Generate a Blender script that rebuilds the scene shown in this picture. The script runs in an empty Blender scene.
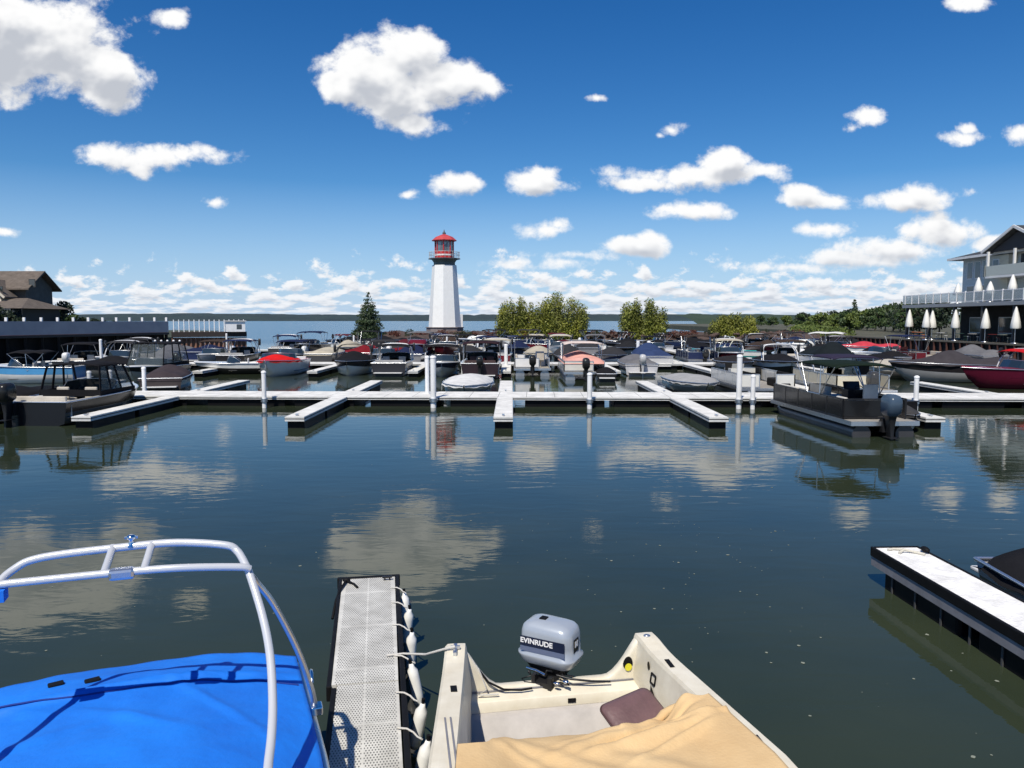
import bpy, bmesh, math, random
from mathutils import Vector, Matrix, noise
R = math.radians
rnd = random.Random(7)
sc = bpy.context.scene
COL = sc.collection
# ------------------------------------------------------------------ camera
H, F, PITCH = 3.7, 769.0, R(4.76)
CP, SP = math.cos(PITCH), math.sin(PITCH)
cam_d = bpy.data.cameras.new('camera'); cam = bpy.data.objects.new('camera', cam_d); COL.objects.link(cam)
cam.location = (0, 0, H); cam.rotation_euler = (R(90) - PITCH, 0, 0)
cam_d.sensor_width = 36; cam_d.lens = 36 * F / 1024; cam_d.clip_start = .05; cam_d.clip_end = 20000
sc.camera = cam
def ray(px, py):
    a, b = (px - 512) / F, (384 - py) / F
    return Vector((a, CP + b * SP, -SP + b * CP))
def on_z(px, py, z=0):            # point of the plane z seen at a pixel
    d = ray(px, py); t = (z - H) / d.z
    return Vector((0, 0, H)) + d * t
def on_y(px, py, y):              # point at distance y seen at a pixel
    d = ray(px, py); return Vector((0, 0, H)) + d * (y / d.y)
# ------------------------------------------------------------------ materials
MATS = {}
def mat(name, col, rough=.5, metal=0, var=0, scale=8, bump=0, bscale=40, col2=None, coat=0, spec=.5, trans=0, coords='Object', stretch=None):
    if name in MATS: return MATS[name]
    m = bpy.data.materials.new(name); m.use_nodes = True; nt = m.node_tree; N = nt.nodes; L = nt.links
    b = N['Principled BSDF']
    b.inputs['Base Color'].default_value = (*col, 1); b.inputs['Roughness'].default_value = rough
    b.inputs['Metallic'].default_value = metal; b.inputs['Coat Weight'].default_value = coat
    b.inputs['Specular IOR Level'].default_value = spec
    if trans: b.inputs['Transmission Weight'].default_value = trans
    if var or bump:
        tc = N.new('ShaderNodeTexCoord'); src = tc.outputs[coords]
        if stretch:
            mp = N.new('ShaderNodeMapping'); mp.inputs['Scale'].default_value = stretch; L.new(src, mp.inputs[0]); src = mp.outputs[0]
    if var:
        n = N.new('ShaderNodeTexNoise'); n.inputs['Scale'].default_value = scale; n.inputs['Detail'].default_value = 5
        n.inputs['Roughness'].default_value = .65
        L.new(src, n.inputs['Vector'])
        r = N.new('ShaderNodeValToRGB'); r.color_ramp.elements[0].position = .3; r.color_ramp.elements[1].position = .7
        c2 = col2 or tuple(c * (1 - var) for c in col)
        r.color_ramp.elements[0].color = (*c2, 1); r.color_ramp.elements[1].color = (*(col if col2 else tuple(min(1, c * (1 + var * .5)) for c in col)), 1)
        L.new(n.outputs['Fac'], r.inputs['Fac']); L.new(r.outputs[0], b.inputs['Base Color'])
        mr = N.new('ShaderNodeMapRange'); mr.inputs['To Min'].default_value = min(1, rough + .12); mr.inputs['To Max'].default_value = max(0, rough - .08)
        L.new(n.outputs['Fac'], mr.inputs['Value']); L.new(mr.outputs[0], b.inputs['Roughness'])
    if bump:
        n2 = N.new('ShaderNodeTexNoise'); n2.inputs['Scale'].default_value = bscale; n2.inputs['Detail'].default_value = 4
        L.new(src, n2.inputs['Vector'])
        bp = N.new('ShaderNodeBump'); bp.inputs['Strength'].default_value = bump; bp.inputs['Distance'].default_value = .02
        L.new(n2.outputs['Fac'], bp.inputs['Height']); L.new(bp.outputs[0], b.inputs['Normal'])
    MATS[name] = m; return m
def glass(name='tinted_glass', col=(.02, .03, .035), r=.05): return mat(name, col, r, spec=.9, coat=.5)
def leafmat(name, a, b_, sc_=.6):
    m = mat(name, b_, .6, var=.5, scale=sc_, col2=a); b = m.node_tree.nodes['Principled BSDF']
    return m
# ------------------------------------------------------------------ objects
def kids(o): return [c for c in bpy.data.objects if c.parent == o]
def tag(o, label=None, cat=None, group=None, kind=None):
    if label: o['label'] = label
    if cat: o['category'] = cat
    if group: o['group'] = group
    if kind: o['kind'] = kind
    return o
def empty(name, loc=(0, 0, 0), rz=0, label=None, cat=None, group=None):
    o = bpy.data.objects.new(name, None); COL.objects.link(o); o.location = loc; o.rotation_euler = (0, 0, rz)
    o.empty_display_size = .2
    return tag(o, label, cat, group)
CH = {}
def reg(o, parent):
    if parent is not None: o.parent = parent; CH.setdefault(parent.name, []).append(o)
def copy_tree(o, parent=None):
    c = o.copy(); COL.objects.link(c)
    for k in ('label', 'group'):
        if parent is None and k in c: del c[k]
    reg(c, parent)
    for ch in CH.get(o.name, []): copy_tree(ch, c)
    return c
def loft_pts(ringlist): return ringlist
class MB:
    """collects shapes and links them as one mesh object"""
    def __init__(s): s.v = []; s.f = []; s.m = []; s.sm = []; s.cur = 0; s.smooth = False
    def add(s, vs, fs, smooth=None):
        o = len(s.v); s.v += [tuple(v) for v in vs]
        for f in fs: s.f.append([i + o for i in f]); s.m.append(s.cur); s.sm.append(s.smooth if smooth is None else smooth)
        return s
    def box(s, x0, x1, y0, y1, z0, z1, M=None):
        vs = [Vector((x, y, z)) for z in (z0, z1) for y in (y0, y1) for x in (x0, x1)]
        if M: vs = [M @ v for v in vs]
        return s.add(vs, [(0, 2, 3, 1), (4, 5, 7, 6), (0, 1, 5, 4), (2, 6, 7, 3), (0, 4, 6, 2), (1, 3, 7, 5)], False)
    def bar(s, p, q, w, h, up=(0, 0, 1)):
        p, q = Vector(p), Vector(q); d = (q - p).normalized(); u = Vector(up); r = d.cross(u)
        if r.length < 1e-4: r = d.cross(Vector((0, 1, 0)))
        r.normalize(); u = r.cross(d)
        vs = [c + r * (w / 2 * a) + u * (h / 2 * b) for c in (p, q) for a, b in ((-1, -1), (1, -1), (1, 1), (-1, 1))]
        return s.add(vs, [(0, 1, 2, 3), (7, 6, 5, 4), (0, 4, 5, 1), (1, 5, 6, 2), (2, 6, 7, 3), (3, 7, 4, 0)], False)
    def tube(s, pts, r, n=8, caps=True, closed=False):
        pts = [Vector(p) for p in pts]; rings = []; prev = None
        rr = r if isinstance(r, (list, tuple)) else [r] * len(pts)
        for i, p in enumerate(pts):
            a = pts[(i - 1) % len(pts)] if (i > 0 or closed) else p
            b = pts[(i + 1) % len(pts)] if (i < len(pts) - 1 or closed) else p
            d = (b - a)
            d = d.normalized() if d.length > 1e-9 else Vector((0, 0, 1))
            if prev is None: prev = d.orthogonal().normalized()
            prev = (prev - d * prev.dot(d)); prev = prev.normalized() if prev.length > 1e-6 else d.orthogonal().normalized()
            w = d.cross(prev)
            rings.append([p + (prev * math.cos(6.28318 * k / n) + w * math.sin(6.28318 * k / n)) * rr[i] for k in range(n)])
        return s.loft(rings, True, caps, closed, True)
    def loft(s, rings, ring_closed=True, caps=True, closed=False, smooth=True):
        n = len(rings[0]); vs = [v for r_ in rings for v in r_]; fs = []
        m = len(rings)
        for i in range(m if closed else m - 1):
            for k in range(n if ring_closed else n - 1):
                a, b = i * n + k, i * n + (k + 1) % n; c, d = ((i + 1) % m) * n + (k + 1) % n, ((i + 1) % m) * n + k
                fs.append((a, b, c, d))
        s.add(vs, fs, smooth)
        if caps and ring_closed and not closed:
            s.add(rings[0], [tuple(range(n))[::-1]], False); s.add(rings[-1], [tuple(range(n))], False)
        return s
    def lathe(s, prof, c=(0, 0, 0), n=16, smooth=True, ax=None):
        rings = [[Vector((c[0] + r * math.cos(6.28318 * k / n), c[1] + r * math.sin(6.28318 * k / n), c[2] + z)) for k in range(n)] for r, z in prof]
        return s.loft(rings, True, True, False, smooth)
    def prism(s, poly, ext, smooth=False):          # poly: 3d points, ext: vector
        e = Vector(ext); n = len(poly); a = [Vector(p) for p in poly]; b = [p + e for p in a]
        return s.add(a + b, [tuple(range(n))[::-1], tuple(range(n, 2 * n))] + [(i, (i + 1) % n, n + (i + 1) % n, n + i) for i in range(n)], smooth)
    def blob(s, c, r, n=8, m=5):
        c = Vector(c); rx, ry, rz = r if hasattr(r, '__len__') else (r, r, r); rings = []
        for j in range(m + 1):
            t = math.pi * (j + .001) / (m + .002) - math.pi / 2
            rings.append([c + Vector((rx * math.cos(t) * math.cos(6.28318 * k / n), ry * math.cos(t) * math.sin(6.28318 * k / n), rz * math.sin(t))) for k in range(n)])
        return s.loft(rings, True, True, False, True)
    def grid(s, nx, ny, fn, smooth=True):
        vs = [fn(i / nx, j / ny) for j in range(ny + 1) for i in range(nx + 1)]
        return s.add(vs, [(j * (nx + 1) + i, j * (nx + 1) + i + 1, (j + 1) * (nx + 1) + i + 1, (j + 1) * (nx + 1) + i) for j in range(ny) for i in range(nx)], smooth)
    def build(s, name, m, parent=None, bevel=0, solid=0, weld=False):
        me = bpy.data.meshes.new(name); me.from_pydata(s.v, [], s.f)
        mm = m if isinstance(m, (list, tuple)) else [m]
        for x in mm: me.materials.append(x)
        me.polygons.foreach_set('material_index', s.m); me.polygons.foreach_set('use_smooth', s.sm)
        me.validate(); me.update()
        bm = bmesh.new(); bm.from_mesh(me)
        if weld: bmesh.ops.remove_doubles(bm, verts=bm.verts, dist=1e-4)
        bmesh.ops.recalc_face_normals(bm, faces=bm.faces); bm.to_mesh(me); bm.free()
        o = bpy.data.objects.new(name, me); COL.objects.link(o); reg(o, parent)
        if solid:
            md = o.modifiers.new('solid', 'SOLIDIFY'); md.thickness = solid; md.offset = 0
        if bevel:
            md = o.modifiers.new('bevel', 'BEVEL'); md.width = bevel; md.segments = 2; md.limit_method = 'ANGLE'; md.angle_limit = R(40)
        return o
def text(name, body, size, mtx, m, parent, extrude=.001, shear=0, bold=0):
    cu = bpy.data.curves.new(name, 'FONT'); cu.body = body; cu.size = size; cu.extrude = extrude; cu.align_x = 'CENTER'; cu.align_y = 'CENTER'
    cu.shear = shear; cu.offset = bold; cu.materials.append(m)
    t = bpy.data.objects.new(name + '_curve', cu); COL.objects.link(t)
    me = bpy.data.meshes.new_from_object(t.evaluated_get(bpy.context.evaluated_depsgraph_get())); bpy.data.objects.remove(t)
    o = bpy.data.objects.new(name, me); COL.objects.link(o); reg(o, parent); o.matrix_local = mtx
    return o
# ------------------------------------------------------------------ world: Nishita sky + cumulus clouds in direction space
SUN_EL, SUN_TO = R(55.5), Vector((-.36, -.93, 0)).normalized()
w = bpy.data.worlds.new('World'); sc.world = w; w.use_nodes = True
nt = w.node_tree; nt.nodes.clear()
class G:
    def __init__(s, nt): s.nt = nt
    def inp(s, sock, v):
        if isinstance(v, bpy.types.NodeSocket): s.nt.links.new(v, sock)
        elif v is not None: sock.default_value = v
    def m(s, op, a, b=None, c=None, clamp=False):
        n = s.nt.nodes.new('ShaderNodeMath'); n.operation = op; n.use_clamp = clamp
        s.inp(n.inputs[0], a); s.inp(n.inputs[1], b)
        if c is not None: s.inp(n.inputs[2], c)
        return n.outputs[0]
    def v(s, op, a, b=None):
        n = s.nt.nodes.new('ShaderNodeVectorMath'); n.operation = op; s.inp(n.inputs[0], a); s.inp(n.inputs[1], b)
        return n.outputs['Value'] if op in ('LENGTH', 'DOT_PRODUCT', 'DISTANCE') else n.outputs[0]
    def xyz(s, x, y, z):
        n = s.nt.nodes.new('ShaderNodeCombineXYZ'); s.inp(n.inputs[0], x); s.inp(n.inputs[1], y); s.inp(n.inputs[2], z); return n.outputs[0]
    def sep(s, a):
        n = s.nt.nodes.new('ShaderNodeSeparateXYZ'); s.inp(n.inputs[0], a); return n.outputs
    def noise(s, v, scale, detail=4, rough=.55, dist=0):
        n = s.nt.nodes.new('ShaderNodeTexNoise'); s.inp(n.inputs['Vector'], v); n.inputs['Scale'].default_value = scale
        n.inputs['Detail'].default_value = detail; n.inputs['Roughness'].default_value = rough; n.inputs['Distortion'].default_value = dist
        return n.outputs['Fac']
    def rng(s, v, a, b, c, d, smooth=False):
        n = s.nt.nodes.new('ShaderNodeMapRange'); n.clamp = True
        if smooth: n.interpolation_type = 'SMOOTHSTEP'
        s.inp(n.inputs['Value'], v)
        for k, q in zip(('From Min', 'From Max', 'To Min', 'To Max'), (a, b, c, d)): s.inp(n.inputs[k], q)
        return n.outputs[0]
    def mix(s, f, a, b, kind='MIX'):
        n = s.nt.nodes.new('ShaderNodeMix'); n.data_type = 'RGBA'; n.blend_type = kind
        s.inp(n.inputs[0], f); s.inp(n.inputs[6], a); s.inp(n.inputs[7], b); return n.outputs[2]
# cloud blobs: centre and half-size in the photograph's pixels; turned into directions
CL = [(50, 50, 98, 52), (-20, 40, 80, 55), (105, 72, 48, 38), (20, 20, 60, 26), (172, 18, 17, 8),
      (150, 158, 62, 17), (100, 154, 30, 13), (185, 154, 44, 13), (142, 168, 26, 12), (215, 203, 23, 8),
      (370, 76, 56, 40), (405, 55, 42, 32), (345, 85, 30, 26), (440, 85, 62, 28), (480, 82, 26, 16), (415, 122, 40, 13), (395, 95, 60, 28),
      (460, 183, 30, 13), (538, 183, 40, 15), (545, 174, 24, 12), (407, 195, 11, 6), (672, 130, 19, 11), (660, 136, 10, 7),
      (695, 176, 82, 15), (722, 162, 32, 17), (760, 170, 30, 11), (650, 184, 50, 11), (692, 211, 54, 10), (665, 208, 26, 9),
      (545, 230, 32, 12), (556, 225, 18, 9), (580, 255, 50, 9), (640, 246, 50, 12), (655, 240, 30, 9),
      (808, 200, 48, 12), (800, 194, 24, 10), (866, 118, 22, 12), (852, 128, 14, 9), (963, 138, 26, 10), (967, 130, 14, 9), (1020, 133, 16, 10),
      (908, 200, 40, 12), (918, 194, 22, 10), (974, 192, 18, 8), (820, 229, 32, 9), (845, 259, 105, 11), (900, 249, 72, 15), (938, 235, 50, 21), (790, 267, 66, 9), (1000, 246, 50, 12),
      (975, 3, 24, 8), (596, 98, 12, 4), (5, 232, 14, 4), (510, 265, 30, 8), (570, 262, 40, 9)]
def dens_group(name, big, det):
    g = bpy.data.node_groups.new(name, 'ShaderNodeTree')
    g.interface.new_socket('P', in_out='INPUT', socket_type='NodeSocketVector')
    g.interface.new_socket('D', in_out='OUTPUT', socket_type='NodeSocketFloat')
    gi = g.nodes.new('NodeGroupInput'); go = g.nodes.new('NodeGroupOutput'); q = G(g)
    P = gi.outputs[0]
    n1 = q.noise(q.v('MULTIPLY', P, (1, 1.25, 1)), 13, det, .62, .12)
    best = None
    for (cx, cy, rx, ry) in CL:
        if ry < big: continue
        d = ray(cx, cy); u, v_ = d.x / d.y, d.z / d.y
        k = 1 / F
        n = g.nodes.new('ShaderNodeVectorMath'); n.operation = 'MULTIPLY_ADD'
        q.inp(n.inputs[0], P); n.inputs[1].default_value = (1 / (rx * k), 1 / (ry * k), 0); n.inputs[2].default_value = (-u / (rx * k), -v_ / (ry * k), 0)
        dv = q.v('LENGTH', n.outputs[0])
        mm = float(min(ry, 24)) + 4
        f = q.m('MULTIPLY_ADD', dv, -mm, mm)
        best = f if best is None else q.m('SMOOTH_MAX', best, f, 3.0) if ry > 24 else q.m('MAXIMUM', best, f)
    xyz = q.sep(P)
    blobs = q.m('ADD', best, q.m('MULTIPLY', q.m('SUBTRACT', n1, .52), q.rng(best, -10, 20, 44, 60)))
    wv = q.m('ADD', q.m('MAXIMUM', xyz[1], 0), .035)
    wx = .072
    Q = q.xyz(q.m('DIVIDE', xyz[0], wx), q.m('DIVIDE', .21, wv), 3.1)
    nb = q.noise(Q, 1.9, det, .58)
    cov = q.m('ADD', q.rng(xyz[1], .04, .125, .42, .82), q.rng(xyz[0], -.6, .5, .03, -.03))
    band = q.m('MULTIPLY', q.m('SUBTRACT', nb, cov), 75)
    q.nt.links.new(q.m('MAXIMUM', blobs, band), go.inputs[0])
    return g
g = G(nt)
geo = nt.nodes.new('ShaderNodeTexCoord')
d = g.sep(geo.outputs['Generated'])
ay = g.m('MAXIMUM', g.m('ABSOLUTE', d[1]), .02)
az = g.m('MAXIMUM', d[2], 0)
P = g.xyz(g.m('DIVIDE', d[0], ay), g.m('DIVIDE', az, ay), 0)
def dens(p, grp):
    n = nt.nodes.new('ShaderNodeGroup'); n.node_tree = grp; g.inp(n.inputs[0], p); return n.outputs[0]
D0 = dens(P, dens_group('cloud_density', 0, 6))
vv = g.sep(P)[1]
offs = g.rng(vv, .02, .3, .005, .024)
D1 = dens(g.v('ADD', P, g.xyz(g.m('MULTIPLY', offs, -.45), offs, 0)), dens_group('cloud_density_above', 10, 3))
alpha = g.rng(D0, -1, 9, 0, 1, True)
alpha = g.m('MULTIPLY', alpha, g.rng(d[2], .0, .012, .35, 1))
lit = g.rng(g.m('SUBTRACT', D1, g.m('MULTIPLY', D0, .35)), -2, 19, 1, 0, True)
ccol = g.mix(lit, (.54, .57, .63, 1), (1.0, 1.0, 1.0, 1))
ccol = g.mix(g.rng(vv, .0, .11, .45, 0), ccol, (.66, .75, .88, 1))
sky = nt.nodes.new('ShaderNodeTexSky'); sky.sky_type = 'NISHITA'; sky.sun_disc = False
sky.sun_elevation = SUN_EL; sky.sun_rotation = math.atan2(SUN_TO.x, SUN_TO.y)
sky.altitude = 900; sky.air_density = 1.0; sky.dust_density = .3; sky.ozone_density = 3.0
SKYS = .085
skc = g.v('MULTIPLY', sky.outputs[0], (SKYS, SKYS, SKYS))
hs = nt.nodes.new('ShaderNodeHueSaturation'); hs.inputs['Saturation'].default_value = 1.30; hs.inputs['Value'].default_value = 1.10
g.inp(hs.inputs['Color'], skc)
# a polarised-looking, deeper blue overhead as in the photograph
el = g.m('ARCSINE', d[2])
deep = g.mix(g.rng(el, .02, .5, 0, 1), (.95, 1.06, 1.14, 1), (.38, .84, 1.14, 1))
skyc = g.mix(1, hs.outputs[0], deep, 'MULTIPLY')
skyc = g.mix(g.rng(el, -.02, .17, .9, 0), skyc, (.42, .59, .88, 1))
final = g.mix(alpha, skyc, ccol)
bg = nt.nodes.new('ShaderNodeBackground'); g.inp(bg.inputs[0], final); bg.inputs[1].default_value = 1
wo = nt.nodes.new('ShaderNodeOutputWorld'); nt.links.new(bg.outputs[0], wo.inputs[0])
w.cycles.sampling_method = 'MANUAL'; w.cycles.sample_map_resolution = 512
sd = bpy.data.lights.new('sun', 'SUN'); sd.energy = 5.0; sd.angle = R(.5); sd.color = (1, .93, .81)
so = bpy.data.objects.new('sun', sd); COL.objects.link(so)
to = Vector((SUN_TO.x * math.cos(SUN_EL), SUN_TO.y * math.cos(SUN_EL), math.sin(SUN_EL)))
so.rotation_euler = to.to_track_quat('Z', 'Y').to_euler(); so.location = (-20, -20, 40)
sc.view_settings.view_transform = 'Standard'; sc.view_settings.look = 'None'; sc.view_settings.exposure = 0
# ------------------------------------------------------------------ water
def water_mat():
    m = bpy.data.materials.new('lake_water'); m.use_nodes = True; q = G(m.node_tree); N = m.node_tree.nodes
    b = N['Principled BSDF']; tc = N.new('ShaderNodeTexCoord'); P = tc.outputs['Object']
    x = q.sep(P)
    murk = q.noise(P, .35, 4, .5)
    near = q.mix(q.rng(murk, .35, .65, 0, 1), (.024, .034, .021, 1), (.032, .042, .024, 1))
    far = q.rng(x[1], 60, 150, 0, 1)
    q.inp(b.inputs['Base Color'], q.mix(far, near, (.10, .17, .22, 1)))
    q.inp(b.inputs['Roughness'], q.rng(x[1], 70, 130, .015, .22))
    b.inputs['IOR'].default_value = 1.33; b.inputs['Specular Tint'].default_value = (1, .91, .70, 1)
    # calm harbour: long low ripples, in patches; open lake: choppier
    Ps = q.v('MULTIPLY', P, (1, 2.6, 1))
    r1 = q.noise(Ps, .9, 3, .5, .6); r2 = q.noise(q.v('MULTIPLY', P, (1, 1.9, 1)), 5.5, 3, .55)
    patch = q.rng(q.noise(P, .12, 2, .5), .4, .65, .25, 1)
    h = q.m('ADD', q.m('MULTIPLY', r1, .0075), q.m('MULTIPLY', q.m('MULTIPLY', r2, patch), .0012))
    hf = q.m('MULTIPLY', q.noise(q.v('MULTIPLY', P, (.5, 1, 1)), 1.3, 4, .6), q.rng(x[1], 75, 140, 0, .16))
    h = q.m('ADD', h, hf)
    bp = N.new('ShaderNodeBump'); bp.inputs['Strength'].default_value = .55; bp.inputs['Distance'].default_value = 1.0
    q.inp(bp.inputs['Height'], h); q.inp(b.inputs['Normal'], bp.outputs[0])
    return m
wm = MB(); wm.add([(-6000, -40, 0), (6000, -40, 0), (6000, 9000, 0), (-6000, 9000, 0)], [(0, 1, 2, 3)])
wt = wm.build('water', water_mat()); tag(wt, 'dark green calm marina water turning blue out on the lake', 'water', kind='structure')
# ------------------------------------------------------------------ shared materials
WHITE = mat('white_gelcoat', (.78, .78, .76), .25, coat=.4, var=.06, scale=3)
DECK = mat('sun_bleached_deck', (.74, .73, .69), .75, var=.30, scale=1.6, bump=.5, bscale=9)
def seams(m, wx, wy):      # panel joints and dirt in them
    q = G(m.node_tree); b = m.node_tree.nodes['Principled BSDF']; src = b.inputs['Base Color'].links[0].from_socket
    tc = m.node_tree.nodes.new('ShaderNodeTexCoord'); x = q.sep(tc.outputs['Object'])
    def ln(c, wd): return q.rng(q.m('ABSOLUTE', q.m('SUBTRACT', q.m('FRACT', q.m('MULTIPLY', c, 1 / wd)), .5)), .5 - .012 / wd, .5 - .006 / wd, 0, 1)
    s_ = q.m('MAXIMUM', ln(q.m('ADD', x[0], wx * .5), wx), ln(x[1], wy)); st = q.rng(q.noise(tc.outputs['Object'], .9, 6, .7), .56, .72, 0, .45)
    q.inp(b.inputs['Base Color'], q.mix(s_, q.mix(st, src, (.34, .32, .28, 1)), (.10, .10, .09, 1)))
seams(DECK, 1.22, 1.22)
FASC = mat('white_dock_fascia', (.66, .66, .64), .55, var=.2, scale=2.5)
GREYF = mat('weathered_grey_fascia', (.20, .20, .22), .6, var=.25, scale=3)
BLACK = mat('black_rubber', (.008, .008, .009), .6, var=.3, scale=6, spec=.15)
FLOAT = mat('black_plastic_float', (.006, .006, .007), .5, var=.4, scale=2, spec=.15)
BLKV = mat('black_canvas', (.012, .012, .014), .75, var=.35, scale=3, bump=.25, bscale=14)
POSTW = mat('white_pipe', (.80, .80, .80), .4, var=.08, scale=2)
STEEL = mat('brushed_aluminium', (.62, .64, .67), .28, .9, var=.08, scale=12)
CHROME = mat('chrome', (.75, .76, .78), .12, 1)
ROPE = mat('white_rope', (.62, .60, .55), .85, bump=.6, bscale=160)
DARKM = mat('dark_engine_metal', (.02, .02, .022), .4, .3)
SEATV = mat('cream_vinyl', (.62, .58, .50), .5, var=.12, scale=4)
def colmat(kind, c, r=.35, coat=.4, bump=0):
    return mat('%s_%03d%03d%03d' % (kind, c[0] * 999, c[1] * 999, c[2] * 999), c, r, spec=.08 if kind == 'canvas' else .4 if sum(c) > .3 else .25, coat=coat, var=.18 if kind == 'canvas' else .08, scale=2.5, bump=bump, bscale=12)
def canvas(c): return colmat('canvas', c, .85, 0, .3)
def gel(c): return colmat('gelcoat', c, .22, .5 if sum(c) > .3 else .12)
# ------------------------------------------------------------------ docks
ZT = .42
def skew(x): return -.03 * x
def finger(x, y0, y1, label, w_=.66, zt=ZT, name='finger_dock', group='finger docks branching off the floating walkways', far=False):
    o = empty(name, (x, 0, 0), 0, label, 'dock', group)
    MB().box(-w_ / 2 + .03, w_ / 2 - .03, y0 + .03, y1, zt - .05, zt).build('deck', DECK, o)
    f = MB()
    f.box(-w_ / 2, -w_ / 2 + .028, y0, y1, zt - .16, zt - .006).box(w_ / 2 - .028, w_ / 2, y0, y1, zt - .16, zt - .006)
    f.box(-w_ / 2 + .028, w_ / 2 - .028, y0, y0 + .028, zt - .16, zt - .006)
    if not far: MB().box(-w_ / 2 - .006, w_ / 2 + .006, y0 - .006, y1, zt - .085, zt - .06).build('rub_strip', BLACK, o)
    f.build('edge_board', FASC if not far else DECK, o)
    L = y1 - y0; n = max(2, int(L / 3.2))
    for i in range(n):
        a = y0 + .15 + i * (L - .3) / n
        MB().box(-w_ / 2 + .04, w_ / 2 - .04, a, a + (L - .3) / n - .3, -.3, zt - .17).build('float', FLOAT, o, bevel=.03)
    MB().box(-.04, .04, y0 + .22, y0 + .46, zt + .03, zt + .055).box(-.03, .03, y0 + .28, y0 + .32, zt, zt + .03).box(-.03, .03, y0 + .36, y0 + .40, zt, zt + .03).build('cleat', STEEL, o)
    return o
def walkway(y, x0, x1, label, depth=2.5, zt=ZT, fl=True, k=1):
    o = empty('dock_walkway', (0, y, 0), math.atan(-.03 * k), label, 'dock')
    MB().box(x0, x1, .03, depth - .03, zt - .05, zt + .004).build('deck', DECK, o)
    MB().box(x0, x1, 0, .028, zt - .125, zt).build('edge_board', FASC, o)
    MB().box(x0, x1, -.008, -.001, zt - .085, zt - .05).build('rub_strip', BLACK, o)
    b = MB().box(x0, x1, depth - .028, depth, zt - .14, zt); b.build('edge_board', FASC, o)
    x = x0 + .4; i = 0
    while x < x1 - 2:
        lw = [2.9, 2.3, 3.4, 2.6][i % 4]
        MB().box(x, x + lw, .12, depth - .12, -.3, zt - .15).build('float', FLOAT, o, bevel=.04)
        x += lw + [.55, .9, .4, .7][i % 4]; i += 1
    return o
walkway(32.6, -34, 43.4, 'long white floating walkway, the nearest one crossing the whole marina')
walkway(57.6, -35, 43.2, 'second floating walkway out, its grey deck behind the red covered boat', k=.4)
walkway(83.5, -30, 43.2, 'third floating walkway out, mostly hidden among moored boats', depth=2.2, k=.3)
ORD = ['first', 'second', 'third', 'fourth', 'fifth', 'sixth', 'seventh', 'eighth', 'ninth', 'tenth', 'eleventh', 'twelfth', 'thirteenth', 'fourteenth', 'fifteenth', 'sixteenth', 'seventeenth', 'eighteenth', 'nineteenth', 'twentieth']
for i, x in enumerate((-14.7, -7.4, -.3, 7.0, 14.3)):
    finger(x, 25.9 + skew(x) * .3, 32.58 + skew(x), 'white topped finger dock on the near side of the first walkway, %s from the left' % ORD[i])
for i, x in enumerate((-21.6, -14.7, -7.4, -.3, 7.0, 14.3, 21.6)):
    finger(x, 35.15 + skew(x), 41.6 + skew(x), 'finger dock on the far side of the first walkway, %s from the left' % ORD[i])
for i, x in enumerate((-20.3, -12.9, -6.4, -.4, 6.7, 13.1, 20.6, 27.8, 35)):
    finger(x, 49.5, 57.55 + skew(x) * .4, 'finger dock on the near side of the second walkway, %s from the left' % ORD[i])
for i, x in enumerate((-20.3, -12.9, -6.4, -.4, 6.7, 13.1, 20.6, 27.8, 35)):
    finger(x, 60.2 + skew(x) * .4, 67.5, 'finger dock on the far side of the second walkway, %s from the left' % ORD[i], far=True)
for i, x in enumerate((-19, -11.8, -4.6, 2.6, 9.8, 17, 24.2, 31.4)):
    finger(x, 76.5, 83.45 + skew(x) * .3, 'finger dock on the near side of the third walkway, %s from the left' % ORD[i], far=True)
# ------------------------------------------------------------------ mooring posts
def post(px, top, y, label, r=.11, base=-.4):
    r *= .86
    x = (px - 512) / F * y * 1.0; z = on_y(px, top, y).z
    o = empty('mooring_post', (x, y, 0), 0, label, 'post', 'white mooring posts beside the docks')
    MB().lathe([(r, base), (r, z - .04)], n=12).build('pipe', POSTW, o)
    MB().lathe([(r * 1.12, z - .04), (r * 1.12, z + .02), (r * .5, z + .06)], n=12).build('cap', POSTW, o)
    MB().lathe([(r * 1.5, .25), (r * 1.5, .40)], n=12).build('guide_ring', STEEL, o)
post(263, 372, 32.3, 'short white mooring post at the walkway in front of the red covered boat')
post(433, 357, 32.4, 'tallest white mooring post, beside the grey-white covered boat at the centre', r=.14)
post(427, 357, 34.2, 'thinner white mooring post just left of and behind the tallest one')
post(590, 374, 32.0, 'white mooring post on the walkway below the pink covered pontoon boat', r=.12)
post(740, 356, 32.0, 'tall white mooring post in front of the grey covered boat', r=.13)
post(754, 376, 31.8, 'short white mooring post directly right of a tall one')
post(918, 377, 31.6, 'white mooring post on the walkway right of the pontoon boat engine')
post(101, 340, 52, 'white mooring post between the dark canopy boats at the left')
post(108, 358, 50, 'stubby wide white mooring post with a box, left side', r=.2)
post(88, 372, 36.5, 'white post seen through the windows of the dark canopy boat, left one')
post(109, 371, 36.5, 'white post seen through the windows of the dark canopy boat, right one')
post(143, 368, 36, 'short white post right of the dark canopy boat bow')
post(227, 334, 82, 'white mooring post in front of the rusty pier wall')
post(506, 345, 56, 'white mooring post at the centre finger of the second walkway', r=.16)
post(638, 342, 62, 'white mooring post left of the navy covered boat', r=.16)
post(447, 336, 84, 'white mooring post beneath the lighthouse')
post(478, 336, 86, 'white mooring post just right of the lighthouse foot')
post(725, 336, 82, 'white mooring post left of the teal boat')
post(354, 336, 84, 'white mooring post beneath the spruce tree')
post(672, 358, 60, 'white mooring post right of the centre bushes on the second walkway')
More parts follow.
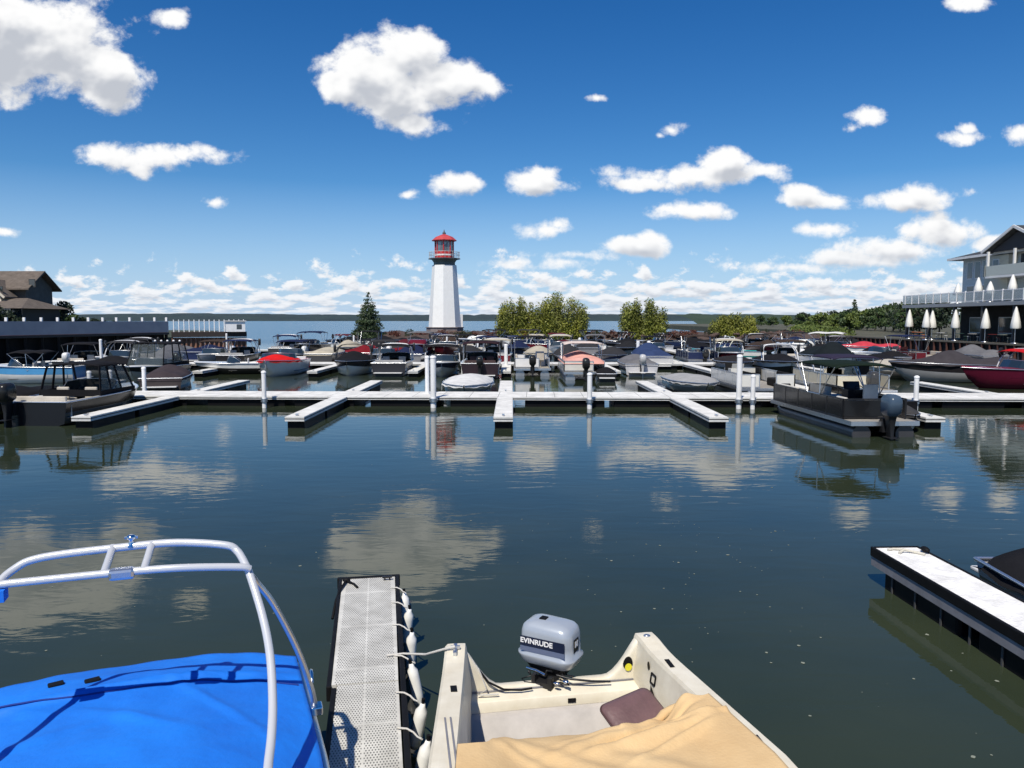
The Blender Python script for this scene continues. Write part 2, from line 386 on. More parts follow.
# ------------------------------------------------------------------ foreground perforated dock
def perf_mat():
    m = bpy.data.materials.new('perforated_plastic_deck'); m.use_nodes = True; q = G(m.node_tree); N = m.node_tree.nodes
    b = N['Principled BSDF']; tc = N.new('ShaderNodeTexCoord'); P = tc.outputs['Object']; x = q.sep(P)
    # rows of oval slots, each second row shifted by half a slot
    ry = q.m('MULTIPLY', x[1], 1 / .034); row = q.m('FLOOR', ry); fy = q.m('SUBTRACT', q.m('FRACT', ry), .5)
    rx = q.m('ADD', q.m('MULTIPLY', x[0], 1 / .024), q.m('MULTIPLY', q.m('MODULO', row, 2), .5)); fx = q.m('SUBTRACT', q.m('FRACT', rx), .5)
    dd = q.m('SQRT', q.m('ADD', q.m('POWER', q.m('MULTIPLY', fx, 1.35), 2), q.m('POWER', q.m('MULTIPLY', fy, .95), 2)))
    hole = q.rng(dd, .26, .36, 1, 0)
    # solid ribs between panels, across and along the middle
    rib = q.m('MINIMUM', q.rng(q.m('ABSOLUTE', q.m('SUBTRACT', q.m('FRACT', q.m('MULTIPLY', x[1], 1 / 1.02)), .5)), .012, .022, 0, 1),
              q.rng(q.m('ABSOLUTE', x[0]), .006, .012, 0, 1))
    hole = q.m('MULTIPLY', hole, rib)
    hole = q.m('MULTIPLY', hole, q.rng(q.m('ABSOLUTE', x[0]), .265, .27, 1, 0))
    dirt = q.noise(P, 3.5, 5, .65)
    base = q.mix(q.rng(dirt, .35, .68, 0, 1), (.46, .45, .41, 1), (.66, .65, .60, 1))
    q.inp(b.inputs['Base Color'], q.mix(hole, base, (.13, .13, .12, 1)))
    b.inputs['Roughness'].default_value = .7
    bp = N.new('ShaderNodeBump'); bp.inputs['Strength'].default_value = .6; bp.inputs['Distance'].default_value = .006
    q.inp(bp.inputs['Height'], q.m('SUBTRACT', 1, hole)); q.inp(b.inputs['Normal'], bp.outputs[0])
    return m
PERF = perf_mat(); MATS['perf'] = PERF
fd = empty('finger_dock', (-1.81, 9.48, 0), math.atan2(.72, 4.14), 'grey perforated plastic finger dock with white fenders, in front', 'dock')
ZF = .45
def tap(y): return .325 - .012 * (-y)
d_ = MB(); d_.prism([(-.325, 0, ZF - .06), (.325, 0, ZF - .06), (.295, -2.85, ZF - .06), (-.295, -2.85, ZF - .06)], (0, 0, .06)); d_.build('deck_panel', PERF, fd)
d_ = MB(); d_.prism([(-.245, -2.86, ZF - .06), (.295, -2.86, ZF - .06), (.29, -7.2, ZF - .06), (-.245, -7.2, ZF - .06)], (0, 0, .055)); d_.build('deck_panel', PERF, fd)
MB().bar((-.348, .02, ZF - .06), (-.318, -2.9, ZF - .06), .042, .14).bar((-.27, -2.9, ZF - .07), (-.27, -7.2, ZF - .07), .045, .14).build('edge_bumper', BLACK, fd, bevel=.01)
MB().bar((.352, .02, ZF - .06), (.316, -7.2, ZF - .06), .05, .14).build('edge_bumper', BLACK, fd, bevel=.01)
MB().bar((-.39, .04, ZF - .06), (.39, .04, ZF - .06), .06, .14).build('edge_bumper', BLACK, fd, bevel=.01)
for i in range(3): MB().box(-.30, .30, -2.2 - i * 2.4, -.1 - i * 2.4, -.3, ZF - .07).build('float', FLOAT, fd, bevel=.04)
c = MB(); c.tube([(-.30, -.05, ZF + .015), (-.27, -.14, ZF + .03), (-.18, -.22, ZF + .012), (-.13, -.36, ZF + .012)], .014, 6)
c.tube([(-.27, -.12, ZF + .03), (-.33, -.42, ZF + .02), (-.37, -.7, ZF - .02), (-.40, -.9, ZF - .15)], .016, 6); c.blob((-.27, -.12, ZF + .03), (.05, .04, .03))
tag(c.build('mooring_line', BLACK), 'black mooring line knotted at the far corner of the perforated dock', 'rope').matrix_world = fd.matrix_basis.copy()
MB().box(.17, .29, -.13, -.10, ZF + .03, ZF + .05).box(.19, .21, -.13, -.10, ZF, ZF + .03).box(.25, .27, -.13, -.10, ZF, ZF + .03).build('cleat', DARKM, fd)
# fenders hanging on ropes along the right edge
Mfd = Matrix.Translation(fd.location) @ Matrix.Rotation(math.atan2(.72, 4.14), 4, 'Z')
FEN = [(.43, -.62), (.44, -1.12), (.45, -1.78), (.46, -2.55), (.45, -3.3), (.45, -3.9)]
fl_ = ['farthest out, at the dock tip', 'second from the dock tip', 'third from the dock tip, tied to the cream boat', 'fourth from the dock tip', 'fifth from the dock tip', 'nearest to the camera']
for i, (fx, fy) in enumerate(FEN):
    o = empty('boat_fender', Mfd @ Vector((fx, fy, .24)), rnd.uniform(0, 3), 'white sausage fender on the perforated dock, ' + fl_[i].replace(' from the dock tip', ' from the tip').replace(', at the dock tip', '').replace(', tied to the cream boat', ''), 'fender', 'white fenders hanging off the perforated dock')
    o.rotation_euler = (R(rnd.uniform(-16, 16)), R(rnd.uniform(4, 14)), o.rotation_euler.z)
    MB().lathe([(r_ * .66, z_ * .82) for r_, z_ in [(.012, -.245), (.05, -.235), (.078, -.19), (.085, -.1), (.085, .1), (.078, .17), (.04, .215), (.03, .25), (.0, .25)]], n=16).build('fender_body', mat('fender_vinyl', (.80, .80, .77), .35, var=.12, scale=9), o)
    MB().tube([(0, 0, .21), (-.01, .0, .25)], .016, 8).build('eyelet', BLACK, o)
    p = Mfd @ Vector((fx, fy, .46)); a = Mfd @ Vector((.34, fy + .16, ZF + .018)); b = Mfd @ Vector((.39, fy + .12, ZF + .005)); t = Mfd @ Vector((.27, fy + .2, ZF + .01))
    tag(MB().tube([t, a, b, (b + p) / 2 + Vector((0, 0, -.01)), p], .0085, 6).build('fender_rope', ROPE), 'white rope of the fender ' + fl_[i].replace(', tied to the cream boat', ''), 'rope', 'fender ropes on the perforated dock')
# ------------------------------------------------------------------ foreground dock at the right
rd = empty('finger_dock', (5.41, 10.66, 0), math.atan2(.045, 1), 'bright white topped finger dock with black rub edge, nearest at the right', 'dock')
ZR = .50
MB().box(-.30, .30, -8, -.05, ZR - .06, ZR).build('deck', mat('white_grit_deck', (.84, .83, .80), .8, var=.28, scale=4, bump=.8, bscale=22), rd)
e = MB().box(-.345, -.302, -8, 0, ZR - .12, ZR + .012).box(.302, .345, -8, 0, ZR - .12, ZR + .012).box(-.302, .302, -.045, 0, ZR - .12, ZR + .012); e.build('edge_bumper', BLACK, rd, bevel=.012)
e = MB().box(-.33, -.29, -8, -.01, ZR - .25, ZR - .12).box(.29, .33, -8, -.01, ZR - .25, ZR - .12).box(-.29, .29, -.05, -.01, ZR - .25, ZR - .12); e.build('side_rail', GREYF, rd)
for i in range(4): MB().box(-.27, .27, -1.9 - i * 2.0, -.25 - i * 2.0, -.3, ZR - .25).build('float', FLOAT, rd, bevel=.05)
for i in range(6): MB().box(-.285, -.272, -.5 - i * .55, -.47 - i * .55, -.2, ZR - .25).build('bracket', mat('dull_bracket', (.06, .06, .06), .8), rd)
c = MB().tube([(-.12, -.35, ZR + .02), (-.02, -.28, ZR + .045), (.12, -.33, ZR + .02), (.2, -.42, ZR + .015)], .02, 6).tube([(-.2, -.2, ZR + .02), (-.1, -.16, ZR + .02), (.05, -.2, ZR + .02)], .018, 6)
tag(c.build('rope', mat('cream_rope', (.55, .52, .44), .9)), 'loose cream rope lying on the tip of the right finger dock', 'rope').matrix_world = Matrix.Translation(rd.location) @ Matrix.Rotation(rd.rotation_euler.z, 4, 'Z')
k = MB().blob((.27, -.30, ZR + .05), (.05, .09, .04)).tube([(.27, -.3, ZR + .05), (.36, -.1, ZR - .05), (.4, .0, ZR - .3)], .02, 6)
tag(k.build('mooring_line', BLACK), 'black mooring line coiled on the right finger dock corner', 'rope').matrix_world = Matrix.Translation(rd.location) @ Matrix.Rotation(rd.rotation_euler.z, 4, 'Z')
# ------------------------------------------------------------------ the cream boat
CREAM = mat('cream_gelcoat', (.76, .71, .58), .42, coat=.15, var=.2, scale=3.5, col2=(.62, .56, .43))
CREAMG = mat('dusty_grey_vinyl', (.44, .41, .38), .6, var=.14, scale=5)
Bv = Vector((.14, -.99, 0)).normalized(); Av = Vector((-Bv.y, Bv.x, 0))
cb = empty('motor_boat', (.357, 6.62, 0), math.atan2(Av.y, Av.x), 'open cream motor boat with loose tan cover, maroon cushion and small grey outboard', 'boat')
# local frame: x across, y away from the camera (bow is -y)
def hw(b): return .925 + .235 * min(1, b / 2.0) - .9 * max(0, (b - 2.8) / 2.4) ** 2
HB = [0, .25, .6, 1.0, 1.5, 2.0, 2.6, 3.2, 3.8, 4.4, 4.9]
def zg(b): return .82 + .02 * b
h = MB(); rings = []
for b in HB:
    w_ = hw(b); z = zg(b)
    rings.append([(-w_, -b, z), (-w_ - .015, -b, z - .09), (-w_ + .06, -b, .25), (-w_ * .86, -b, 0), (-w_ * .5, -b, -.18), (0, -b, -.28), (w_ * .5, -b, -.18), (w_ * .86, -b, 0), (w_ - .06, -b, .25), (w_ + .015, -b, z - .09), (w_, -b, z)])
h.loft(rings, False, False); h.build('hull', CREAM, cb)
def gun(side):
    g_ = MB(); rr = []
    for b in [-.03, .02, .06, .1, .15, .2, .3, .45] + [.6 + .2 * k for k in range(22)]:
        w_ = hw(max(b, 0)) * side; z = zg(b) + .045 * math.exp(-((b - .03) / .22) ** 2); s_ = side
        wi = .165
        rr.append([(w_ + .02 * s_, -b, z - .05), (w_ + .022 * s_, -b, z - .01), (w_, -b, z + .012), (w_ - .05 * s_, -b, z + .014), (w_ - (wi - .012) * s_, -b, z + .010), (w_ - wi * s_, -b, z - .02), (w_ - (wi + .04) * s_, -b, z - .30), (w_ - (wi + .05) * s_, -b, .16)])
    g_.loft(rr, False, False, False, False); return g_.build('gunwale', CREAM, cb, weld=False)
gun(-1); gl = gun(1)
# transom: low in the middle, swept up into the corners
def ztr(a):
    t = max(0, (abs(a) - .48) / .27); return .50 + .32 * min(1, t) ** 1.6 + .02 * a
t_ = MB(); n = 36
fr = [(-.91 + 1.82 * i / n) for i in range(n + 1)]
t_.loft([[(a, .03, -.2) , (a, .03, ztr(a) - .01), (a, .02, ztr(a) + .002), (a, -.05, ztr(a) + .002), (a, -.062, ztr(a) - .01), (a, -.066, ztr(a) - .05), (a, -.066, .40)] for a in fr], False, False); t_.build('transom', CREAM, cb)
t_ = MB(); t_.loft([[(a, -.067, .47 + .02 * a), (a, -.19, .455 + .02 * a), (a, -.205, .445 + .02 * a), (a, -.21, .36 + .02 * a)] for a in (-.74, 0, .76)], False, False); t_.build('motor_well_ledge', CREAM, cb)
MB().bar((-.72, -.072, .478 + .02 * -.72), (.74, -.072, .478 + .02 * .74), .012, .012).build('seam_strip', GREYF, cb)
t_ = MB(); t_.loft([[(a, -.212, .36 + .02 * a), (a, -.30, .34), (a, -.42, .12), (a, -.44, .10)] for a in (-.76, 0, .78)], False, False); t_.build('rear_bench', CREAMG, cb)
MB().box(-.80, .86, -4.4, -.40, .08, .11).build('floor', mat('dark_carpet', (.05, .05, .05), .95), cb)
MB().box(.10, .17, -.216, -.208, .388, .425).build('drain_vent', BLACK, cb)
# gunwale fittings
def onG(a_in, b, side, dz=.02): return Vector(((hw(b) - a_in) * side, -b, zg(b) + dz))
o = MB(); p = onG(.10, .55, 1, .014); o.bar(p + Vector((.0, .075, 0)), p - Vector((0, .075, 0)), .04, .006); o.build('rod_holder', BLACK, cb)
o = MB(); p = onG(.09, .75, -1, .014); o.bar(p + Vector((.0, .05, 0)), p - Vector((0, .05, 0)), .05, .006); o.build('rod_holder', BLACK, cb)
MB().blob(onG(.08, .06, 1, .06), (.035, .03, .012)).build('stern_light', STEEL, cb)
MB().bar(onG(.07, .04, -1, .07), onG(.07, .20, -1, .055), .03, .03).bar(onG(.11, .10, -1, .075), onG(.03, .10, -1, .075), .02, .025).build('cleat', STEEL, cb)
for s_, b0 in ((1, 1.75), (-1, 1.2)):
    for q_ in (.05, .09): MB().bar(onG(q_, b0, s_, .017), onG(q_, 3.6, s_, .017), .012, .008).build('track_rail', DARKM if s_ > 0 else GREYF, cb)
# stickers on the inner corner and side of the starboard quarter: a bee-coloured drop, a dot and a small square outline
YEL = mat('yellow_sticker', (.75, .68, .04), .4)
def drop(c, u, v, r): return [c + u * (r * math.sin(t) * (1 if math.cos(t) < 0 else .55 + .45 * (1 - math.cos(t)))) + v * (-r * math.cos(t) * (1 if math.cos(t) > 0 else 1.7)) for t in [6.28318 * i / 18 for i in range(18)]]
cc = Vector((.675, -.068, .625)); U, V_ = Vector((1, 0, 0)), Vector((.06, 0, 1)); nn = Vector((0, -.004, 0))
MB().prism([Vector(p) for p in drop(cc, U, V_, .046)], nn).build('sticker', BLACK, cb)
MB().prism([cc + nn * 1.6 + Vector((.005, 0, -.018)) + U * .032 * math.cos(t) + V_ * .034 * math.sin(t) for t in [6.28318 * i / 16 for i in range(16)]], nn).build('sticker_face', YEL, cb)
def side_pt(b, z): 
    zz = zg(b); t = (zz - .02 - z) / .28; return Vector((hw(b) - .165 - .04 * t - .005, -b, z))
p = side_pt(.33, .73); MB().prism([p + Vector((0, .028 * math.cos(t), .036 * math.sin(t))) for t in [6.28318 * i / 14 for i in range(14)]], (-.004, 0, 0)).build('sticker', BLACK, cb)
s4 = MB(); 
for (b0, z0, b1, z1) in ((.40, .70, .48, .70), (.40, .62, .48, .62), (.40, .62, .40, .70), (.48, .62, .48, .70)): s4.bar(side_pt(b0, z0), side_pt(b1, z1), .012, .012)
s4.build('sticker', BLACK, cb)
# small triangular dark gap panel inside the starboard quarter
p0, p1, p2 = side_pt(.42, .60), side_pt(.50, .16), side_pt(.95, .30)
MB().prism([p0, p1, p2], (-.004, 0, 0)).build('dark_gap_panel', BLACK, cb)
# outboard engine
om = empty('outboard_motor', (.04, .16, .53), R(-36)); reg(om, cb); om.scale = (1.14, 1.14, 1.08)
SILV = mat('silver_grey_paint', (.38, .42, .47), .3, .15, coat=.5, var=.06, scale=6)
def rrect(cx, cy, hx, hy, z, r=.3, n=6, sh=0):
    pts = []
    for k in range(4):
        a0 = k * math.pi / 2
        sx, sy = ((1, 1), (-1, 1), (-1, -1), (1, -1))[k]; rr = r * min(hx, hy) * 2 * .5
        for i in range(n):
            a = a0 + i / (n - 1) * math.pi / 2
            pts.append((cx + sx * (hx - rr) + rr * math.cos(a), cy + sy * (hy - rr) + rr * math.sin(a), z + sh * (sx * hx)))
    return pts
c_ = MB(); c_.loft([rrect(-.02, 0, hx, hy, z, .55, 6, -.02) for hx, hy, z in ((.20, .12, .06), (.222, .145, .08), (.235, .155, .12), (.245, .16, .135), (.245, .16, .15), (.222, .148, .16), (.222, .148, .25), (.218, .145, .33), (.205, .137, .375), (.18, .12, .40), (.13, .085, .418), (.06, .04, .423))]); c_.build('cowling', SILV, om)
c_ = MB(); c_.loft([rrect(-.02, 0, hx, hy, z, .5) for hx, hy, z in ((.14, .08, -.02), (.17, .10, .03), (.19, .11, .062))]); c_.build('lower_cowling', DARKM, om)
NAVY = mat('navy_decal', (.008, .014, .04), .3); WTX = mat('white_lettering', (.8, .8, .8), .5)
MB().box(-.217, .165, -.1515, -.1485, .222, .305).build('decal', NAVY, om)
MB().box(-.217, .165, -.1515, -.1485, .178, .218).build('decal_stripe', mat('blue_grey_decal', (.12, .15, .24), .3), om)
text('lettering', 'EVINRUDE', .060, Matrix.Translation((-.075, -.1535, .268)) @ Matrix.Rotation(R(90), 4, 'X'), WTX, om, .0008, 0, .0018)
MB().box(.2015, .2045, -.055, .035, .195, .305).build('badge', DARKM, om)
bq = MB().box(.205, .2065, -.035, -.015, .235, .285).box(.205, .2065, -.002, .018, .235, .285).box(.205, .2065, -.015, -.002, .245, .26); bq.build('badge_mark', WTX, om)
MB().box(-.11, -.05, -.04, .03, .40, .432).build('pull_handle', BLACK, om, bevel=.008)
lg = MB(); lg.loft([rrect(0, 0, hx, hy, z, .6) for hx, hy, z in ((.06, .04, -.75), (.065, .045, -.2), (.10, .06, -.02))]); lg.build('leg', SILV, om)
br = MB(); br.box(-.07, .10, -.24, -.02, -.06, -.015).box(-.07, -.04, -.25, -.2, -.14, .04).box(.07, .10, -.25, -.2, -.14, .04)
for i in range(9):
    a = Vector((rnd.uniform(-.14, .2), rnd.uniform(-.2, -.06), rnd.uniform(-.02, .05))); br.tube([a, a + Vector((rnd.uniform(-.06, .07), rnd.uniform(-.04, .03), rnd.uniform(-.03, .03))), a + Vector((rnd.uniform(-.07, .1), rnd.uniform(-.03, .05), -.03))], .008, 5)
br.build('clamp_bracket', DARKM, om)
br = MB(); br.tube([(-.16, -.14, .03), (-.06, -.18, .045), (.02, -.19, .03)], .014, 6).blob((.20, -.2, .02), (.03, .02, .015)).blob((.14, -.24, .01), (.03, .015, .012)); br.build('carry_handle', CHROME, om)
br = MB(); br.tube([(.1, -.15, .03), (.22, -.14, .02), (.36, -.06, .0), (.48, .02, -.01)], .009, 6).tube([(-.1, -.2, .0), (-.16, -.24, -.02), (-.12, -.26, -.03), (.0, -.24, -.03)], .006, 6); br.build('cable', DARKM, om)
# tan cover, gathered and folded at starboard
TAN = mat('tan_canvas', (.70, .50, .26), .9, var=.14, scale=1.7, bump=.2, bscale=45, col2=(.58, .39, .19))
def sst(x): x = max(0, min(1, x)); return x * x * (3 - 2 * x)
def fold(a, b):
    r_ = 0
    for k_, (aa, bb, sl, wd, amp) in enumerate(((.35, 1.32, -.42, .035, .06), (.45, 1.42, -.48, .03, -.055), (.55, 1.54, -.30, .045, .06), (.75, 1.42, -.12, .03, .05), (.3, 1.65, -.15, .07, .04), (.1, 1.5, -.5, .05, .035), (.62, 1.66, -.55, .03, .04), (-.35, 1.7, .9, .09, .025), (.2, 1.9, .7, .12, .03), (-.7, 1.5, 1.3, .07, .02))):
        d0 = (b - bb) - sl * (a - aa); along = abs(a - aa)
        r_ += amp * math.exp(-(d0 / wd) ** 2) * math.exp(-(along / .42) ** 2)
    return r_
def edge(a):           # where the cover begins
    if a > .25: return 1.24 + (.0) - .0 * a + .02 * math.sin(a * 20) - .10 * sst((a - .45) / .5) + .0
    return 1.24 + .32 * sst((-a - .62) / .30) ** 1.5 + .03 * sst(-a)
def cover(u, v):
    a_n = -1 + 2 * u; b = edge(a_n * 1.1) + (4.7 - edge(a_n * 1.1)) * v ** 1.5
    wg = hw(b); lim = wg - .10 + (.03 if a_n > 0 else -.06); a = a_n * lim
    t = abs(a_n); z = zg(b) - .005 - .035 * (1 - t ** 2) * math.exp(-((b - 1.2) / 1.2) ** 2) + .10 * (1 - t ** 2) * sst((b - 1.6) / 1.5)
    front = math.exp(-((b - edge(a_n * 1.1)) / .12) ** 1.0) if b > edge(a_n * 1.1) else 1
    z -= (.17 * front) * (1 - sst((t - .75) / .2))
    z += fold(a, b) + .012 * noise.noise(Vector((a * 3, b * 3, 1))) + .035 * (1 - front) * noise.noise(Vector((a * 1.2 + 5, b * 1.6, 2))) + .006 * noise.noise(Vector((a * 9 + b * 4, b * 5, 7)))
    k_ = sst((t - .55) / .30); z = z * (1 - k_) + k_ * max(z, zg(b) + .028 + .035 * fold(a, b) / .05 * (1 - sst((t - .85) / .15)))
    return (a, -b, z)
cv = MB(); cv.grid(110, 130, cover); cv.build('boat_cover', TAN, cb, solid=.006)
# bunched roll of cover over the starboard gunwale
for i, (pts, r0) in enumerate(([((.30, -.95, .74), (.52, -.90, .78), (.74, -.82, .83), (.90, -.86, .87), (1.02, -1.05, .88), (1.10, -1.5, .885)), .055], [((.42, -1.12, .76), (.62, -1.02, .80), (.84, -1.02, .86), (.98, -1.22, .885), (1.07, -1.6, .885)), .05], [((.62, -1.2, .80), (.80, -1.15, .85), (.95, -1.4, .87), (1.03, -1.8, .88)), .045])):
    b_ = MB(); P_ = [Vector(p) + Vector((.05, -.30, -.06)) for p in pts]; fine = []; r0 *= .75
    for j in range(len(P_) - 1):
        for t in range(6): fine.append(P_[j].lerp(P_[j + 1], t / 6) + Vector((noise.noise(Vector((j + t / 6, i, 0))), noise.noise(Vector((j + t / 6, i, 4))), 0)) * .03)
    b_.tube(fine, [r0 * (.35 + .65 * math.sin(math.pi * (k_ + 1) / (len(fine) + 1))) * (1 + .35 * noise.noise(Vector((k_ * .7, i * 3, 0)))) for k_ in range(len(fine))], 10); b_.build('cover_fold', TAN, cb)
# maroon cushion resting by the motor well
cs = empty('seat_cushion', cb.matrix_basis @ Vector((0, 0, 0)) if False else (0, 0, 0), 0, 'maroon brown seat cushion lying at the edge of the tan boat cover', 'cushion')
Mcb = Matrix.Translation(cb.location) @ Matrix.Rotation(cb.rotation_euler.z, 4, 'Z')
cs.matrix_basis = Mcb @ Matrix.Translation((.50, -.86, .60)) @ Matrix.Rotation(R(24), 4, 'Z') @ Matrix.Rotation(R(24), 4, 'X') @ Matrix.Rotation(R(-7), 4, 'Y')
MAR = mat('faded_maroon_vinyl', (.15, .085, .085), .5, var=.25, scale=6, bump=.2, bscale=30)
c_ = MB(); c_.loft([rrect(0, 0, hx, hy, z, .35) for hx, hy, z in ((.20, .13, -.035), (.235, .165, -.02), (.24, .17, 0), (.235, .165, .02), (.20, .13, .036), (.10, .06, .042))]); c_.build('padding', MAR, cs)
MB().tube([(x, y, 0) for x, y, _ in rrect(0, 0, .242, .172, 0, .35)], .008, 6, closed=True).build('piping', mat('dark_maroon_piping', (.05, .02, .02), .5), cs)
# stern line to the dock
a = Mcb @ onG(.07, .12, -1, .09)
tag(MB().tube([a, a + Vector((-.08, .0, -.02)), (a + Mfd @ Vector((.33, -2.25, ZF + .02))) / 2 + Vector((0, 0, -.06)), Mfd @ Vector((.36, -2.35, ZF + .02)), Mfd @ Vector((.20, -2.35, ZF + .015))], .011, 8).build('mooring_line', ROPE), 'pale rope tying the cream boat to the perforated dock', 'rope')
tag(MB().tube([Mcb @ Vector(p) for p in ((-.80, -.03, .86), (-.70, -.02, .70), (-.58, -.09, .56), (-.45, -.12, .50), (-.30, -.13, .49), (-.2, -.12, .495))], .010, 6).build('fuel_line', BLACK), 'black fuel hose sagging over the left stern corner of the cream boat', 'hose')
tag(MB().tube([Mcb @ Vector(p) for p in ((-.79, -.05, .86), (-.66, -.05, .66), (-.60, -.14, .52), (-.68, -.15, .48), (-.50, -.16, .48))], .008, 6).build('rope', ROPE), 'thin white rope end hanging by the left stern corner of the cream boat', 'rope')
# ------------------------------------------------------------------ the blue covered boat
th = R(19.5)
bb = empty('wake_boat', (-2.86, 5.62, 0), th, 'boat under a bright blue cover with a white tubular tower, front left', 'boat')
BLUE = mat('bright_blue_canvas', (.006, .20, .78), .66, var=.16, scale=1.3, bump=.3, bscale=18, col2=(.004, .14, .62))
HULLG = mat('pearl_grey_gelcoat', (.38, .38, .40), .2, coat=.6, var=.1, scale=3)
def bw(b): return 1.19 + .05 * min(1, b / 1.5) - 1.1 * max(0, (b - 3.0) / 2.6) ** 2
def bz(b): return .98 + .0 * b
h = MB(); rings = []
BBs = [-.10, -.06, 0, .3, .8, 1.4, 2.0, 2.6, 3.2, 3.8, 4.4, 5.0]
for b in BBs:
    w_ = bw(max(b, 0)) * (1 if b >= 0 else (.93 if b < -.08 else .975)); z = bz(b)
    rings.append([(-w_, -b, z - .04), (-w_ + .03, -b, z - .12), (-w_ * .93, -b, .25), (-w_ * .8, -b, 0), (0, -b, -.3), (w_ * .8, -b, 0), (w_ * .93, -b, .25), (w_ - .03, -b, z - .12), (w_, -b, z - .04)])
h.loft(rings, False, False); h.prism(rings[0], (0, .01, 0)); h.build('hull', HULLG, bb)
for s_ in (-1, 1):
    MB().tube([((bw(max(b, 0)) + .012) * s_, -b, bz(b) - .07) for b in BBs[2:]], .03, 8).build('rub_rail', STEEL, bb)
def crv(a_n): return .26 * (1 - abs(a_n) ** 2.2)     # stern edge bulges aft
def bcover(u, v):
    a_n = -1 + 2 * u; b = -crv(a_n) + (5.0 + crv(a_n)) * v
    wq = bw(max(b, 0)) + .015; a = a_n * wq; t = abs(a_n)
    z = bz(b) + .02 + .14 * (1 - t ** 2.5) * sst((b + .4) / .9) + .16 * (1 - t ** 2) * sst((b - .5) / 1.6)
    z += .035 * math.exp(-((b - .42 - .10 * t * t + .1 * a_n) / .035) ** 2) * (1 - t ** 4)
    z += .03 * noise.noise(Vector((a * 1.1, b * 1.1, 5))) + .012 * noise.noise(Vector((a * 5, b * 4, 5)))
    for (a0, b0, sl, am) in ((.1, 1.0, .8, .022), (-.5, 1.2, -.5, .02), (.6, .9, 1.6, .02), (-.1, .15, .2, .014), (-.75, .5, .6, .018)):
        d0 = (b - b0) - sl * (a - a0); z += am * math.exp(-(d0 / .07) ** 2) * math.exp(-((a - a0) / .35) ** 2)
    if t > .985: z = bz(b) - .13
    elif v < .004: z = bz(b) - .15
    return (a, -b, z)
cv = MB(); cv.grid(90, 150, bcover); cv.build('boat_cover', BLUE, bb)
st = MB(); st.tube([Vector(bcover(u_ / 40, .145 - .03 * abs(u_ / 20 - 1) ** 2)) + Vector((0, 0, .004)) for u_ in range(1, 40)], .007, 5); st.build('cover_seam', mat('dark_blue_webbing', (.004, .03, .22), .8), bb)
for uu in ():
    MB().tube([Vector(bcover(uu + .02 * math.sin(k * .3), .02 + k * .02)) + Vector((0, 0, .004)) for k in range(1, 44)], .006, 5).build('cover_seam', MATS['dark_blue_webbing'], bb)
for k in ():
    p = Vector(bcover(.08 + k * .105, .012)); MB().lathe([(.014, -.01), (.014, .012), (.0, .014)], p, 10).build('snap', STEEL, bb)
for u_, v_ in ((.3, .075), (.40, .09), (.13, .09)):
    p = Vector(bcover(u_, v_)); MB().box(-.05, .05, -.03, .03, -.005, .02, Matrix.Translation(p) @ Matrix.Rotation(.3, 4, 'Z')).build('buckle', BLACK, bb, bevel=.008)
Minv = (Matrix.Translation(bb.location) @ Matrix.Rotation(th, 4, 'Z')).inverted()
def loc(pts): return [Minv @ p for p in pts]
def smooth(pts, n=6):
    P_ = [Vector(p) for p in pts]; P_ = [P_[0]] + P_ + [P_[-1]]; out = []
    for i in range(1, len(P_) - 2):
        for k in range(n):
            t = k / n; a, b, c, d = P_[i - 1:i + 3]
            out.append(.5 * ((2 * b) + (c - a) * t + (2 * a - 5 * b + 4 * c - d) * t * t + (3 * b - a - 3 * c + d) * t ** 3))
    return out + [P_[-2]]
TUBE = mat('white_powder_coat', (.62, .63, .64), .22, .2, coat=.6)
hoop = [(268, 790, 3.75), (268, 768, 3.9), (271.5, 735, 4.1), (272.6, 700, 4.3), (270, 655, 4.52), (263, 618, 4.7), (251.6, 580, 4.86), (246, 566, 4.92), (237, 551, 5.0), (224, 545, 5.0), (177, 542.6, 4.97), (129, 546.5, 4.93), (64, 554, 4.85), (32, 560, 4.8), (16, 568, 4.75), (0, 582, 4.66), (-14, 610, 4.5), (-26, 660, 4.3), (-40, 760, 3.9)]
tw = empty('tower', (0, 0, 0)); reg(tw, bb)
MB().tube(smooth(loc([on_y(*p) for p in hoop])), .0255, 14).build('hoop', TUBE, tw)
bar = [(250, 569, 4.88), (238, 567, 4.85), (177, 568, 4.74), (113, 573, 4.66), (0, 584.5, 4.5), (-22, 588, 4.45)]
MB().tube(smooth(loc([on_y(*p) for p in bar])), .024, 14).build('crossbar', TUBE, tw)
legp = [(250, 574, 4.88), (257, 583, 4.93), (274, 605, 5.0), (297, 649, 5.1), (311, 688, 5.17), (314.5, 705, 5.2)]
MB().tube(smooth(loc([on_y(*p) for p in legp])), .021, 12).build('rear_leg', STEEL, tw)
for a_, b_ in (((113, 547, 4.92), (104, 573, 4.65)), ((152, 544, 4.95), (144, 569.5, 4.7))):
    MB().tube(loc([on_y(*a_), on_y(*b_)]), .024, 10).build('strut', TUBE, tw)
p = loc([on_y(131.5, 545, 4.93)])[0]
MB().lathe([(.03, -.01), (.016, .02), (.016, .035), (.03, .045), (.03, .06), (.012, .07)], p, 10).bar(p + Vector((-.04, 0, .05)), p + Vector((.04, 0, .05)), .014, .014).build('tow_knob', CHROME, tw)
p = loc([on_y(122, 573.5, 4.67)])[0]; MB().box(-.075, .075, -.04, .04, -.035, .035, Matrix.Translation(p)).build('clamp', STEEL, tw, bevel=.02)
p = loc([on_y(315, 706, 5.2)])[0]; MB().box(-.035, .05, -.05, .05, -.05, .01, Matrix.Translation(p)).build('foot_bracket', CHROME, tw, bevel=.01)
